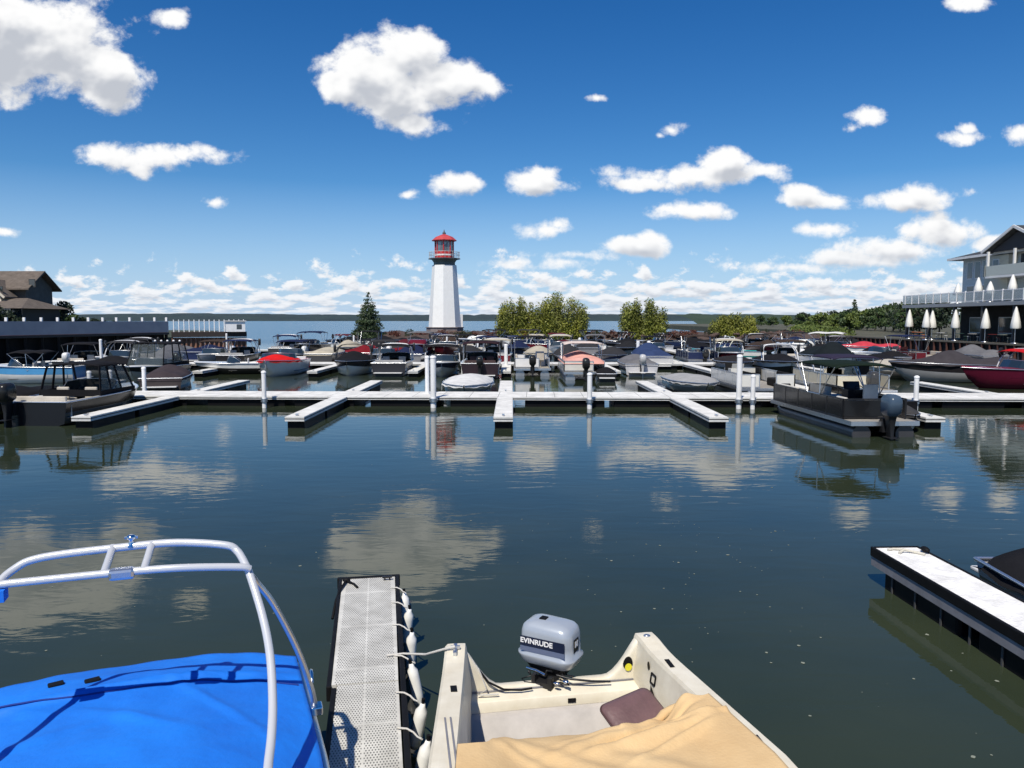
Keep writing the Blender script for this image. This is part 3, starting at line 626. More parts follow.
p = loc([on_y(311, 670, 5.55)])[0]; MB().tube([p + Vector((0, .05, -.06)), p, p + Vector((0, -.05, 0)), p + Vector((0, -.09, -.06))], .012, 8).build('cleat', CHROME, bb)
p = loc([on_y(2, 592, 4.5)])[0]; MB().box(-.1, .02, -.05, .05, -.05, .02, Matrix.Translation(p)).build('light_cover', BLUE, tw)
# ------------------------------------------------------------------ boat kit
def outboard(parent, x, y, z, c, s=1.0, tilt=0):
    m = empty('outboard_motor', (x, y, z), 0); reg(m, parent); m.rotation_euler = (tilt, 0, 0); m.scale = (s, s, s)
    C = gel(c)
    MB().loft([rrect(0, cy, hx, hy, zz, .7) for cy, hx, hy, zz in ((0, .13, .20, .28), (0, .19, .28, .36), (-.02, .20, .31, .55), (-.03, .19, .30, .72), (-.02, .15, .24, .82), (-.0, .07, .12, .86))]).build('cowling', C, m)
    MB().loft([rrect(0, cy, hx, hy, zz, .6) for cy, hx, hy, zz in ((.0, .035, .16, -.75), (.0, .04, .14, -.35), (0, .06, .13, -.1), (0, .10, .16, .2), (0, .12, .19, .29))]).box(-.13, .13, -.28, .16, -.32, -.30).build('leg', C if sum(c) > .3 else DARKM, m)
    MB().lathe([(.0, -.25), (.055, -.2), (.05, .12), (.0, .18)], (0, 0, 0), 10).build('gearcase', DARKM, m).matrix_local = Matrix.Translation((0, -.03, -.72)) @ Matrix.Rotation(R(90), 4, 'X')
    MB().box(-.12, .12, .16, .34, -.2, .18).build('bracket', DARKM, m)
    return m
def hull_fn(L, B, zs, full=.42):
    def W(s): return B / 2 * (.94 + .06 * min(1, s / .3)) * (1 - max(0, (s - full) / (1 - full)) ** 2.4) + .02
    def Z(s): return zs + .16 * zs * s ** 1.5
    return W, Z
NS = [0, .08, .2, .35, .5, .62, .74, .84, .92, .97, 1.0]
def make_hull(o, L, B, zs, hc, stripe=None, deckc=None, full=.42):
    W, Z = hull_fn(L, B, zs, full); h = MB(); h1 = MB()
    up, lo = [], []
    for s in NS:
        y = s * L - L / 2; w_ = W(s); z = Z(s); k = -.3 + .75 * max(0, (s - .72) / .28) ** 2 * (z + .1)
        zc = .08 + .35 * max(0, (s - .5) / .5) ** 2 * z; zm = (z + zc) * .5; ch = .9 - .35 * max(0, (s - .5) / .5)
        yl = y - max(0, (s - .8) / .2) * .18 * L * .35
        lo.append([(-w_ * (ch * .5 + .5), (y + yl) / 2, zm), (-w_ * ch, yl, zc), (0, yl, k), (w_ * ch, yl, zc), (w_ * (ch * .5 + .5), (y + yl) / 2, zm)])
        up.append((w_, y, z, w_ * (ch * .5 + .5), (y + yl) / 2, zm))
    for sd in (-1, 1): h.loft([[(sd * u[0], u[1], u[2]), (sd * u[3] * 1.005, u[4], u[5])] for u in up], False, False)
    h.cur = 1; h.loft(lo, False, False); h.cur = 0
    a = lo[0]; u0 = up[0]; h.add([(-u0[0], u0[1], u0[2]), (-u0[3], u0[4], u0[5]), a[1], a[2], a[3], (u0[3], u0[4], u0[5]), (u0[0], u0[1], u0[2])], [tuple(range(7))], False)
    h.build('hull', [gel(hc), gel(stripe or hc)], o)
    rr = MB()
    for sd in (-1, 1): rr.tube([(sd * (u[0] + .012), u[1], u[2] - .02) for u in up], .025, 6)
    rr.tube([(-u0[0], u0[1], u0[2] - .02), (u0[0], u0[1], u0[2] - .02)], .025, 6); rr.build('rub_rail', STEEL, o)
    return W, Z
def add_cover(o, L, W, Z, c, peak=.45, s0=0.0, s1=1.0, ph=0):
    nm = 'boat_cover'; peak *= .72
    def f(u, v):
        s = s0 + (s1 - s0) * v; a = -1 + 2 * u; w_ = W(s) + .02; t = abs(a)
        hump = peak * math.exp(-((s - .52) / .16) ** 2) + peak * .55 * math.exp(-((s - .12) / .15) ** 2) + .12
        hump *= (1 - (2 * max(0, s - .5)) ** 4 * .8)
        z = Z(s) + .0 + hump * (1 - t ** 1.7) + .03 * noise.noise(Vector((a * 2 + ph, s * 9, ph)))
        if t > .99: z = Z(s) - .13 + .03 * math.sin(s * 40)
        elif v < .01 and s0 == 0: z = Z(s) - .15 + .4 * hump * (1 - t ** 2) * 0
        return (a * w_ * (1.01 if t < .99 else 1.03), s * L - L / 2 - (.03 if v < .01 and s0 == 0 else 0), z)
    g_ = MB(); g_.grid(16, 26, f); return g_.build(nm, canvas(c), o)
def add_cockpit(o, L, W, Z, deckc, seatc=None, open_bow=False):
    dm = gel(deckc)
    d_ = MB(); sF = .60; pts = [s for s in NS if s >= sF]; pts = [sF] + [s for s in pts if s > sF + .01]
    d_.loft([[(-W(s), s * L - L / 2, Z(s)), (-W(s) * .5, s * L - L / 2, Z(s) + .05), (0, s * L - L / 2, Z(s) + .07), (W(s) * .5, s * L - L / 2, Z(s) + .05), (W(s), s * L - L / 2, Z(s))] for s in pts], False, False)
    d_.build('foredeck', dm, o)
    d_ = MB()
    for sd in (-1, 1): d_.loft([[(sd * W(s), s * L - L / 2, Z(s)), (sd * (W(s) - .16), s * L - L / 2, Z(s) + .01), (sd * (W(s) - .2), s * L - L / 2, .3)] for s in (0, .1, .2, .3, .45, sF)], False, False)
    d_.loft([[(-W(0), -L / 2, Z(0)), (-W(0), -L / 2 + .28, Z(0)), (-W(0), -L / 2 + .3, .3)], [(W(0), -L / 2, Z(0)), (W(0), -L / 2 + .28, Z(0)), (W(0), -L / 2 + .3, .3)]], False, False, False, False)
    d_.build('side_deck', dm, o)
    MB().box(-W(.3) + .1, W(.3) - .1, -L / 2 + .1, L * .1, .27, .3).build('floor', mat('cockpit_carpet', (.10, .10, .10), .95), o)
    sm = canvas(seatc or (.5, .46, .40)); zq = Z(.2)
    MB().box(-W(.1) + .25, W(.1) - .25, -L / 2 + .32, -L / 2 + .8, .3, zq - .1).box(-W(.1) + .25, W(.1) - .25, -L / 2 + .30, -L / 2 + .42, .3, zq + .15).build('rear_seat', sm, o, bevel=.04)
    for sd in (-1, 1):
        y0 = L * -.08
        MB().box(sd * .55 - .24, sd * .55 + .24, y0 - .25, y0 + .25, .3, zq - .15).box(sd * .55 - .24, sd * .55 + .24, y0 - .3, y0 - .2, zq - .15, zq + .3).build('seat', sm, o, bevel=.04)
    # wrap-around windshield
    yb = .60 * L - L / 2; wz = Z(.6); ww = W(.56) - .12
    path = [(-ww, yb - .75), (-ww, yb - .2), (-ww * .72, yb + .12), (0, yb + .2), (ww * .72, yb + .12), (ww, yb - .2), (ww, yb - .75)]
    hh = [.08, .36, .42, .44, .42, .36, .08]
    tp = [(x * .93, y - .22 * (1 if 0 < i < 6 else 0), wz + .03 + hh[i]) for i, (x, y) in enumerate(path)]; bt = [(x, y, wz + .02) for x, y in path]
    MB().loft([bt, tp], False, False, False, False).build('windshield', glass(), o)
    MB().tube(tp, .018, 5).build('windshield_frame', STEEL, o)
def add_bimini(o, L, W, zt, c, y0=-.25, y1=.10, wd=.95, name='bimini_top'):
    W_ = W(.4) * wd; a, b = y0 * L, y1 * L
    def f(u, v): x = (-1 + 2 * u); t = (-1 + 2 * v); return (x * W_, a + (b - a) * v, zt - .12 * x ** 4 - .07 * t ** 4 - .03 * math.cos(v * 12.5))
    g_ = MB(); g_.grid(8, 10, f); g_.build(name, canvas(c), o, solid=.02)
    for sd in (-1, 1):
        fr = MB()
        for yy in (a + .05, (a + b) / 2, b - .05): fr.tube([(sd * W_ * .98, yy, zt - .14), (sd * (W_ + .03), (a + b) / 2 - .1, .75)], .016, 5)
        fr.build('bimini_frame', STEEL, o)
def add_tower(o, L, W, Z, c, zt=2.0):
    w_ = W(.5) - .05; y = .02 * L; fr = MB()
    for dy, lean in ((0, .55), (-.45, .45)):
        fr.tube(smooth([(-w_, y + dy + .5, Z(.5)), (-w_ * .97, y + dy + .25, Z(.5) + .6), (-w_ * .85, y + dy - lean * .2, zt - .12), (-w_ * .6, y + dy - lean * .3, zt), (0, y + dy - lean * .3, zt + .04), (w_ * .6, y + dy - lean * .3, zt), (w_ * .85, y + dy - lean * .2, zt - .12), (w_ * .97, y + dy + .25, Z(.5) + .6), (w_, y + dy + .5, Z(.5))], 3), .035, 6)
    fr.build('tower', gel(c), o)
    for sd in (-1, 1): MB().loft([rrect(sd * w_ * 1.05, y + .0 + .25, .08, hy, z, .5) for hy, z in ((.05, zt - .5), (.12, zt - .35), (.12, zt - .1), (.05, zt + .05))]).build('board_rack', DARKM, o)
def runabout(label, x, y, rz, L=6.2, B=2.35, zs=.85, hc=(.7, .7, .7), st=None, cover=None, peak=.45, bim=None, tower=None, deckc=(.75, .74, .72), ob=None, zb=1.95, name='motor_boat', cat='boat', group=None, ph=0, halfcover=None, seat=None):
    o = empty(name, (x, y, 0), rz, label, cat, group)
    W, Z = make_hull(o, L, B, zs, hc, st)
    if cover: add_cover(o, L, W, Z, cover, peak, ph=ph)
    else:
        add_cockpit(o, L, W, Z, deckc, seat)
        if halfcover: add_cover(o, L, W, Z, halfcover, .45, .42, .97)
    zb = 1.9 + (zb - 1.9) * .5
    if bim: add_bimini(o, L, W, zb, bim)
    if tower: add_tower(o, L, W, Z, tower, zb)
    MB().box(-W(0) * .8, W(0) * .8, -L / 2 - .5, -L / 2 - .02, .22, .28).build('swim_platform', gel(deckc), o, bevel=.02)
    if ob: outboard(o, 0, -L / 2 - .35, .55, ob, 1.05)
    return o
def pontoon(label, x, y, rz, L=6.8, B=2.5, fence=(.7, .68, .6), cover=None, bim=None, ob=(.02, .02, .02), tubes=(.45, .46, .48), seat=(.5, .45, .38), zb=2.45, group=None, furn=True, stripe=None):
    o = empty('pontoon_boat', (x, y, 0), rz, label, 'pontoon boat', group); h2 = B / 2
    tm = mat('pontoon_%02d' % int(tubes[0] * 99), tubes, .3, .7 if tubes[0] > .1 else .1, var=.2, scale=2)
    for sx in (-1, 1):
        MB().tube([(sx * (h2 - .38), -L / 2 + .1, .10), (sx * (h2 - .38), L / 2 - .7, .10), (sx * (h2 - .38), L / 2 - .2, .22), (sx * (h2 - .38), L / 2 + .05, .36)], [.30, .30, .22, .04], 14).build('pontoon_tube', tm, o)
    MB().box(-h2, h2, -L / 2, L / 2, .42, .50).build('deck', mat('pontoon_deck', (.30, .28, .25), .85, var=.3, scale=3), o)
    MB().box(-h2 - .02, h2 + .02, -L / 2 - .02, -L / 2, .38, .52).box(-h2 - .02, h2 + .02, L / 2, L / 2 + .02, .38, .52).box(-h2 - .02, -h2, -L / 2, L / 2, .38, .52).box(h2, h2 + .02, -L / 2, L / 2, .38, .52).build('deck_trim', STEEL, o)
    fm = gel(fence); z0, z1 = .55, 1.15; ys, ye = -L / 2 + .7, L / 2 - .15
    pan = MB(); rail = MB()
    segs = [((-h2 + .05, ys), (-h2 + .05, ye)), ((h2 - .05, ys), (h2 - .05, ye)), ((-h2 + .05, ye), (-.4, ye)), ((.4, ye), (h2 - .05, ye)), ((-h2 + .05, ys), (h2 - .75, ys))]
    for (ax, ay), (bx_, by) in segs:
        pan.bar((ax, ay, (z0 + z1) / 2), (bx_, by, (z0 + z1) / 2), .03, z1 - z0 - .06)
        for z in (z0, z1): rail.bar((ax, ay, z), (bx_, by, z), .045, .045)
        n = max(1, int(math.hypot(bx_ - ax, by - ay) / 1.1))
        for i in range(n + 1): t = i / n; rail.bar((ax + (bx_ - ax) * t, ay + (by - ay) * t, z0 - .05), (ax + (bx_ - ax) * t, ay + (by - ay) * t, z1), .05, .05, (1, 0, 0))
    pan.build('fence_panel', fm, o); rail.build('rail', STEEL if tubes[0] > .1 else DARKM, o)
    if stripe:
        s_ = MB()
        for sx in (-1, 1): s_.box(sx * (h2 - .03), sx * (h2 - .027), ys, ye, .80, .92)
        s_.box(-h2 + .05, h2 - .75, ys - .018, ys - .016, .80, .92); s_.build('stripe', gel(stripe), o)
    if cover:
        def f(u, v):
            a = -1 + 2 * u; t = abs(a); b = ys - .05 + (ye - ys + .1) * v; z = 1.18 + .38 * (1 - t ** 1.5) * (1 - abs(2 * v - 1) ** 5) + .09 * math.cos(v * 25) * (1 - t)
            if t > .99 or v < .01 or v > .99: z = .98
            return (a * (h2 - .0), b, z)
        g_ = MB(); g_.grid(14, 24, f); g_.build('boat_cover', canvas(cover), o)
    elif furn:
        sm = canvas(seat)
        for (xa, xb, ya, yb) in ((-h2 + .1, -h2 + .7, ye - 2.0, ye - .1), (h2 - .7, h2 - .1, ye - 2.0, ye - .1), (-h2 + .1, h2 - .9, ys + .05, ys + .7)):
            MB().box(xa, xb, ya, yb, .5, .88).box(xa, xa + .14 if xa < 0 else xa + .0, ya, yb, .88, 1.2).build('bench_seat', sm, o, bevel=.05)
        MB().box(.25, .95, -.35, .15, .5, 1.25).prism([(.3, .1, 1.25), (.9, .1, 1.25), (.9, .2, 1.5), (.3, .2, 1.5)], (0, .02, 0)).build('console', fm, o, bevel=.03)
        MB().box(.35, .85, -1.2, -.75, .85, .97).box(.35, .85, -1.28, -1.18, .95, 1.5).lathe([(.05, .5), (.05, .85)], (.6, -.97, 0), 8).build('captain_seat', sm, o, bevel=.03)
        MB().tube([(.6 + .19 * math.cos(t), -.42 + .06 * math.sin(t), 1.22 + .17 * math.sin(t)) for t in [6.28 * i / 14 for i in range(14)]], .016, 6, closed=True).build('steering_wheel', BLACK, o)
    if bim:
        wd = h2 * .95; a, b = -L * .30, L * .16
        def f2(u, v): x_ = -1 + 2 * u; t = -1 + 2 * v; return (x_ * wd, a + (b - a) * v, zb - .10 * x_ ** 4 - .05 * t ** 4)
        MB().grid(8, 10, f2).build('bimini_top', canvas(bim), o, solid=.05)
        for sx in (-1, 1):
            fr = MB()
            for yy in (a + .05, a + (b - a) * .35, b - .4, b - .05): fr.tube([(sx * wd, yy, zb - .12), (sx * (wd + .03), (a + b) / 2 + (.5 if yy > (a + b) / 2 else -.5), 1.15)], .02, 6)
            fr.tube([(sx * (wd + .03), (a + b) / 2 - .5, 1.15), (sx * (wd + .03), (a + b) / 2 + .5, 1.15)], .02, 6); fr.build('bimini_frame', STEEL, o)
    if ob: outboard(o, 0, -L / 2 - .3, .42, ob, 1.15)
    return o
def canopy_boat(label, x, y, rz, L=6.4, B=2.4, hc=(.03, .03, .035), st=(.55, .55, .55), cc=(.012, .012, .014), zt=2.05, lights=False, group=None, ob=(.02, .02, .02), aft=.35, obx=0):
    o = empty('fishing_boat', (x, y, 0), rz, label, 'boat', group)
    W, Z = make_hull(o, L, B, .85, hc, st, full=.5); add_cockpit(o, L, W, Z, (.72, .72, .70))
    cm = canvas(cc); w_ = W(.3) - .04; ys, yf = -L / 2 + aft, L * .18; wt = w_ * .86; zg_ = Z(.3)
    def f(u, v): a = -1 + 2 * u; return (a * wt, ys + .25 + (yf - .55 - ys - .25) * v, zt - .10 * a ** 4 - .02 * math.cos(v * 18))
    MB().grid(8, 10, f).build('canopy_roof', cm, o, solid=.04)
    fr = MB(); cols = [0, .30, .62, 1]
    for sx in (-1, 1):
        for t in cols: fr.bar((sx * w_, ys + (yf - ys) * t, zg_), (sx * wt, ys + .25 + (yf - .55 - ys - .25) * t, zt - .08), .10, .03, (sx, 0, 0))
        fr.bar((sx * w_, ys, zg_ + .08), (sx * w_, yf, zg_ + .08), .03, .22)
    fr.bar((-w_, ys, zg_ + .1), (w_, ys, zg_ + .1), .03, .25); fr.build('canopy_frame', cm, o)
    gl_ = mat('clear_vinyl_window', (.10, .12, .12), .2, spec=.35); gl_.node_tree.nodes['Principled BSDF'].inputs['Alpha'].default_value = .35
    for sx in (-1, 1):
        MB().add([(sx * w_ * .995, ys, zg_ + .15), (sx * w_ * .995, yf, zg_ + .15), (sx * wt * .995, yf - .55, zt - .1), (sx * wt * .995, ys + .25, zt - .1)], [(0, 1, 2, 3)], False).build('window', gl_, o)
    MB().add([(-w_, yf, zg_ + .1), (w_, yf, zg_ + .1), (wt, yf - .55, zt - .09), (-wt, yf - .55, zt - .09)], [(0, 1, 2, 3)], False).build('window', gl_, o)
    if lights:
        for i in range(5): MB().blob((-.8 + .4 * i, ys + .5, zt + .06), (.08, .06, .07)).build('roof_light', mat('white_lamp_lens', (.8, .8, .8), .3), o)
    outboard(o, obx, -L / 2 - .35, .6, ob, 1.1)
    return o
def cruiser(label, x, y, rz, L=7.6, B=2.6, hc=(.76, .76, .74), st=(.05, .06, .10), bim=None, group=None):
    o = empty('cabin_cruiser', (x, y, 0), rz, label, 'boat', group)
    W, Z = make_hull(o, L, B, 1.15, hc, st); add_cockpit(o, L, W, Z, (.74, .74, .72))
    w_ = W(.6) * .8; y0 = .08 * L
    MB().loft([rrect(0, cy, hx, hy, z, .6) for cy, hx, hy, z in ((y0 + .5, w_, 1.3, Z(.6)), (y0 + .4, w_ * .93, 1.1, Z(.6) + .35), (y0 + .2, w_ * .8, .8, Z(.6) + .5))]).build('cabin', gel(hc), o)
    for sx in (-1, 1): MB().box(sx * w_ * .96 - .012, sx * w_ * .96 + .012, y0 - .1, y0 + 1.1, Z(.6) + .12, Z(.6) + .3).build('window', glass(), o)
    MB().tube(smooth([(-W(.75), L * .22, Z(.7) + .5), (-W(.92) * 1.0, L * .42, Z(.9) + .5), (0, L * .5, Z(1) + .5), (W(.92), L * .42, Z(.9) + .5), (W(.75), L * .22, Z(.7) + .5)], 3), .02, 5).build('bow_rail', CHROME, o)
    if bim: add_bimini(o, L, W, 2.5, bim, -.35, .05)
    return o
# ------------------------------------------------------------------ boats one can single out
K0, NV, MRN, GR, LG, BG, TL, RD = (.013, .013, .015), (.015, .022, .06), (.09, .015, .022), (.14, .14, .15), (.52, .52, .53), (.42, .38, .30), (.02, .25, .24), (.55, .02, .02)
WH = (.76, .76, .74)
# dark canopy boat, first walkway, left
canopy_boat('black fishing boat with windowed black canopy moored left of the leftmost near finger dock', -16.5, 29.9, R(-3), 6.4, 2.4, lights=False, aft=2.0, obx=-.75, hc=(.012, .012, .014), st=(.10, .10, .10))
runabout('black hulled boat low in the water at the far left edge, only its stern showing', -19.4, 29.3, R(-4), 6.2, 2.3, .8, (.02, .02, .02), (.02, .02, .02), cover=K0, peak=.3, ob=(.02, .02, .02))
# grey-white covered boat behind the centre of the first walkway
runabout('boat wrapped in a pale grey-white cover right behind the first walkway', -2.25, 38.9, R(180), 6.2, 2.5, .55, LG, (.3, .3, .3), cover=(.60, .60, .59), peak=.40, ph=3)
# right: the black pontoon boat that sticks out towards us
pontoon('black pontoon boat with dark green bimini and big blue-grey outboard, stern towards us', 11.62, 27.4, R(2), 6.8, 2.15, (.012, .013, .015), None, (.010, .018, .012), (.055, .085, .125), (.05, .05, .055), (.55, .53, .48), 2.25)
pontoon('white panelled pontoon boat tied up behind the tall white post', 12.0, 38.9, R(180), 6.2, 2.6, (.66, .65, .60), None, None, None, seat=(.02, .02, .02))
pontoon('cream panelled pontoon boat behind the black pontoon boat', 16.2, 37.9, R(0), 6.4, 2.5, (.62, .57, .44), None, (.03, .025, .05), (.05, .05, .05), zb=2.0, seat=(.02, .02, .02))
runabout('boat under a smooth mid grey cover, left of the white panelled pontoon boat', 9.35, 39.5, R(180), 6.0, 2.3, .6, (.42, .42, .42), GR, cover=(.33, .33, .33), peak=.25, ph=5)
# things stowed on the right finger dock
j = empty('dock_box', (14.0, 27.6, ZT), R(8), 'low black storage box on the finger dock right of the black pontoon boat', 'box')
MB().box(-.28, .28, -.6, .6, 0, .38).build('box_body', FLOAT, j, bevel=.03); MB().box(-.30, .30, -.62, .62, .38, .43).build('lid', DARKM, j, bevel=.02)
runabout('black jet ski style runabout tied right of the black pontoon boat', 13.2, 26.4, R(176), 3.3, 1.25, .55, (.02, .02, .022), (.5, .5, .5), cover=(.05, .05, .052), peak=.3, name='personal_watercraft')
# right foreground: black covered boat behind the white topped finger dock
runabout('grey hulled runabout under black cover beside the white topped right finger dock', 7.12, 7.1, R(178), 5.8, 2.15, .55, (.55, .55, .56), (.1, .1, .1), cover=K0, peak=.55, ph=2)
# second walkway, near side
runabout('white speedboat with a bright red covered bow facing us', -15.8, 52.3, R(180), 6.2, 2.7, .95, WH, WH, halfcover=(.62, .015, .015), seat=(.6, .6, .6), deckc=(.62, .03, .03))
runabout('low white jet boat lying left of the red covered speedboat', -19.0, 53.2, R(108), 5.6, 2.3, .72, WH, (.02, .02, .02), deckc=WH, seat=(.6, .6, .6))
canopy_boat('black hulled boat with a row of white roof lights, left side', -22.2, 47.5, R(178), 5.6, 2.3, (.02, .02, .022), (.35, .35, .33), zt=2.3, lights=True)
runabout('boat with a drab brown black cover right of the roof light boat', -18.9, 42.4, R(14), 5.4, 2.2, .7, (.06, .05, .05), (.05, .05, .05), cover=(.05, .04, .045), peak=.55, ph=8)
runabout('white and sky blue bowrider at the far left under the pier wall', -28.8, 45.5, R(100), 5.8, 2.3, .95, (.10, .38, .72), WH, deckc=WH, bim=K0, zb=1.9)
runabout('black covered boat with a high ridge between blue bowrider and post, left side', -25.9, 50.3, R(95), 6.4, 2.4, .8, (.02, .02, .03), (.2, .2, .2), cover=K0, peak=.6, ph=4)
pontoon('pontoon boat under a faded pink cover, stern and black outboard towards us', 4.5, 50.4, R(0), 6.8, 2.6, (.62, .60, .55), (.62, .32, .27), (.62, .52, .47), (.02, .02, .02), zb=2.3)
runabout('small black runabout tight against the right side of the pink covered pontoon boat', 6.15 - .35, 47.6, R(-4), 3.2, 1.2, .5, (.02, .02, .02), (.4, .4, .4), cover=K0, peak=.2, name='personal_watercraft')
pontoon('white pontoon boat with a square black canopy at the centre of the marina', 1.35, 53.9, R(0), 6.6, 2.4, (.74, .74, .74), None, K0, (.02, .02, .02), zb=2.6)
runabout('maroon black bimini boat towering just left of the centre finger dock', -2.0, 51.6, R(0), 7.0, 2.5, 1.0, (.03, .02, .025), (.3, .3, .3), bim=(.03, .016, .02), tower=(.03, .03, .03), zb=2.7, seat=(.06, .04, .04), ob=(.02, .02, .02))
runabout('navy hulled open boat with white seats left of the maroon bimini boat', -4.7, 52.0, R(184), 6.4, 2.4, .85, (.02, .025, .05), (.5, .5, .5), bim=K0, tower=(.45, .45, .45), zb=2.2, seat=(.6, .6, .58))
runabout('black covered boat right of the diagonal finger beside the red covered speedboat', -10.9, 53.2, R(182), 6.6, 2.5, .9, (.03, .03, .035), WH, cover=K0, peak=.7, tower=(.03, .03, .03), zb=2.1, ph=1)
runabout('black and white wake boat with tower, left half of the second walkway', -8.1, 53.6, R(0), 6.4, 2.4, .9, (.03, .03, .035), WH, tower=(.7, .7, .7), bim=K0, zb=2.2, seat=(.3, .3, .3))
runabout('silver runabout with grey cover left of the navy covered boat, second walkway', 8.6, 53.9, R(0), 6.0, 2.3, .8, (.5, .5, .52), (.15, .15, .15), cover=GR, peak=.5, ph=6, ob=(.5, .5, .5))
runabout('boat under a slate navy cover with high peak right of the centre', 10.9, 61.5, R(0), 7.2, 2.6, 1.0, (.5, .5, .5), NV, cover=(.03, .05, .12), peak=1.0, ph=7)
runabout('long low silver boat with black cover, bow pointing at the grey covered boat', 15.4, 53.2, R(170), 7.0, 2.5, .85, (.45, .45, .47), (.1, .1, .1), cover=(.025, .022, .022), peak=.35, ph=9)
runabout('white runabout with black tower and black cover behind the black pontoon boat', 18.3, 52.8, R(176), 6.6, 2.4, .9, WH, (.03, .03, .03), cover=K0, peak=.5, tower=(.7, .7, .7), zb=2.1, ph=11)
runabout('big black canvas covered boat behind the cream panelled pontoon boat', 22.9, 55.0, R(178), 7.4, 2.7, 1.15, WH, (.2, .2, .2), cover=(.012, .016, .018), peak=1.15, ph=12)
runabout('white bowrider with low black cover at the middle right of the second walkway', 25.6, 54.0, R(184), 6.4, 2.4, .95, WH, (.04, .04, .05), cover=K0, peak=.3, ph=13)
# right side by the shore
runabout('maroon ski boat with bright red bimini and silver tower at the right edge', 27.9, 41.9, R(93), 7.0, 2.5, 1.0, (.10, .008, .025), (.10, .008, .025), bim=(.50, .015, .02), tower=(.6, .6, .62), zb=2.3, seat=(.05, .05, .05), deckc=(.25, .02, .04))
runabout('long black covered boat lying left of the maroon ski boat', 26.6, 46.4, R(80), 7.2, 2.6, 1.05, (.02, .018, .02), (.3, .3, .3), cover=(.05, .045, .05), peak=.9, ph=14)
runabout('pale grey runabout with sand cover left of the long black covered boat', 24.4, 49.4, R(96), 6.0, 2.3, .8, (.5, .5, .48), (.1, .1, .1), cover=(.40, .37, .32), peak=.35, ph=15)
runabout('white and teal wake boat with a rounded white tower, right of the navy cover', 19.6, 70.0, R(85), 6.4, 2.4, .9, WH, TL, tower=(.75, .75, .6), zb=2.4, deckc=TL, seat=(.02, .02, .02))
runabout('boat under a dark red cover in front of the breakwater, left of the lighthouse', -12.2, 66.0, R(95), 6.8, 2.5, .9, (.65, .45, .45), (.5, .5, .5), cover=(.16, .012, .018), peak=.8, ph=16)
cruiser('white cabin cruiser with tall bow rail among boats below the right treeline', 30.6, 78.0, R(60), 8.2, 2.8, bim=(.6, .6, .58))
runabout('pink red covered boat below the right treeline', 34.5, 75.0, R(90), 6.2, 2.4, 1.1, WH, (.5, .4, .4), cover=(.50, .05, .07), peak=.5, ph=17)
runabout('white jet boat with black stripe in front of the pink red covered boat', 30.2, 62.9, R(100), 6.2, 2.4, 1.0, WH, (.5, .5, .5), deckc=WH)
# ------------------------------------------------------------------ rows of moored boats farther out
hulls = [('white', WH), ('black', (.02, .02, .022)), ('silver', (.45, .46, .48)), ('navy', (.02, .03, .08)), ('white', WH), ('maroon', (.12, .012, .02)), ('white', WH), ('grey', (.2, .2, .21)), ('black', (.012, .012, .014)), ('charcoal', (.05, .05, .052))]
covs = [('black', K0), ('charcoal', (.035, .035, .038)), ('navy', NV), ('black', K0), ('grey', GR), ('maroon', MRN), ('dark brown', (.05, .035, .028)), ('beige', BG), ('black', K0), ('black', K0), ('charcoal', (.02, .02, .022))]
def row(xs, y, rowname, rot, seed):
    r_ = random.Random(seed)
    for i, x in enumerate(xs):
        hn, hcol = r_.choice(hulls); cn, ccol_ = r_.choice(covs); t = r_.random(); L = r_.uniform(5.6, 7.0); yy = y + r_.uniform(-.5, .5); rz = rot(i) + R(r_.uniform(-3, 3)); who = '%s from the left %s' % (ORD[i], rowname)
        if t < .48: runabout('%s boat under %s cover, %s' % (hn, cn, who), x, yy, rz, L, 2.4, r_.uniform(.8, 1.05), hcol, r_.choice(hulls)[1], cover=ccol_, peak=r_.uniform(.35, .9), ph=seed + i)
        elif t < .68: runabout('%s wake boat with tower and %s bimini, %s' % (hn, cn, who), x, yy, rz, L, 2.4, .95, hcol, None, bim=ccol_, tower=(.6, .6, .62), zb=r_.uniform(2.1, 2.5), seat=(.3, .3, .3))
        elif t < .82: runabout('open %s boat with %s bimini, %s' % (hn, cn, who), x, yy, rz, L, 2.3, .85, hcol, None, bim=ccol_, zb=2.2, ob=r_.choice([(.02, .02, .02), (.7, .7, .7)]))
        elif t < .93: pontoon('%s sided pontoon boat with %s canopy, %s' % (hn, cn, who), x, yy, rz, 6.6, 2.5, hcol, None, ccol_, (.02, .02, .02))
        else: cruiser('%s cabin cruiser with %s bimini, %s' % (hn, cn, who), x, yy, rz, bim=ccol_, hc=hcol)
row([-24.6, -22.1, -18.2, -15.2, -10.6, -8.3, -3.6, -.0 - 2.2 + 1.0, 2.2, 4.6, 8.3, 15.4, 18.0, 23.0, 25.4, 30.2, 33.0, 38], 63.8, 'behind the second walkway', lambda i: 0 if i % 2 else math.pi, 21)
row([-23, -21, -16.9, -14, -9.5, -6.8, -2.5, .6, 5.0, 7.8, 12.0, 14.8, 19.4, 22.1, 26.5, 29.2, 33.5, 36.2], 79.5, 'before the third walkway', lambda i: math.pi if i % 3 else 0, 33)
row([-20, -16.5, -12.4, -8.8, -5.2, -1.6, 2.4, 6.0, 9.6, 13.5, 17.0, 20.8, 24.5, 28.2, 32, 35.8, 39.5], 89.3, 'beyond the third walkway', lambda i: 0 if i % 3 else R(80), 57)
row([-20.5, -16.4, -12.2, -8.0, -3.4, 1.0, 5.2, 9.6, 14.2, 18.8, 23.2, 27.6, 32, 36.4, 40.6], 98.5, 'nearest the breakwater', lambda i: R(90), 91)
row([-31.5, -28.6, -25.5], 56.5, 'below left pier', lambda i: R(10 + 160 * (i % 2)), 14)
row([-33.2, -30.4, -27.4], 69.5, 'by far pier', lambda i: R(180 * (i % 2)), 18)
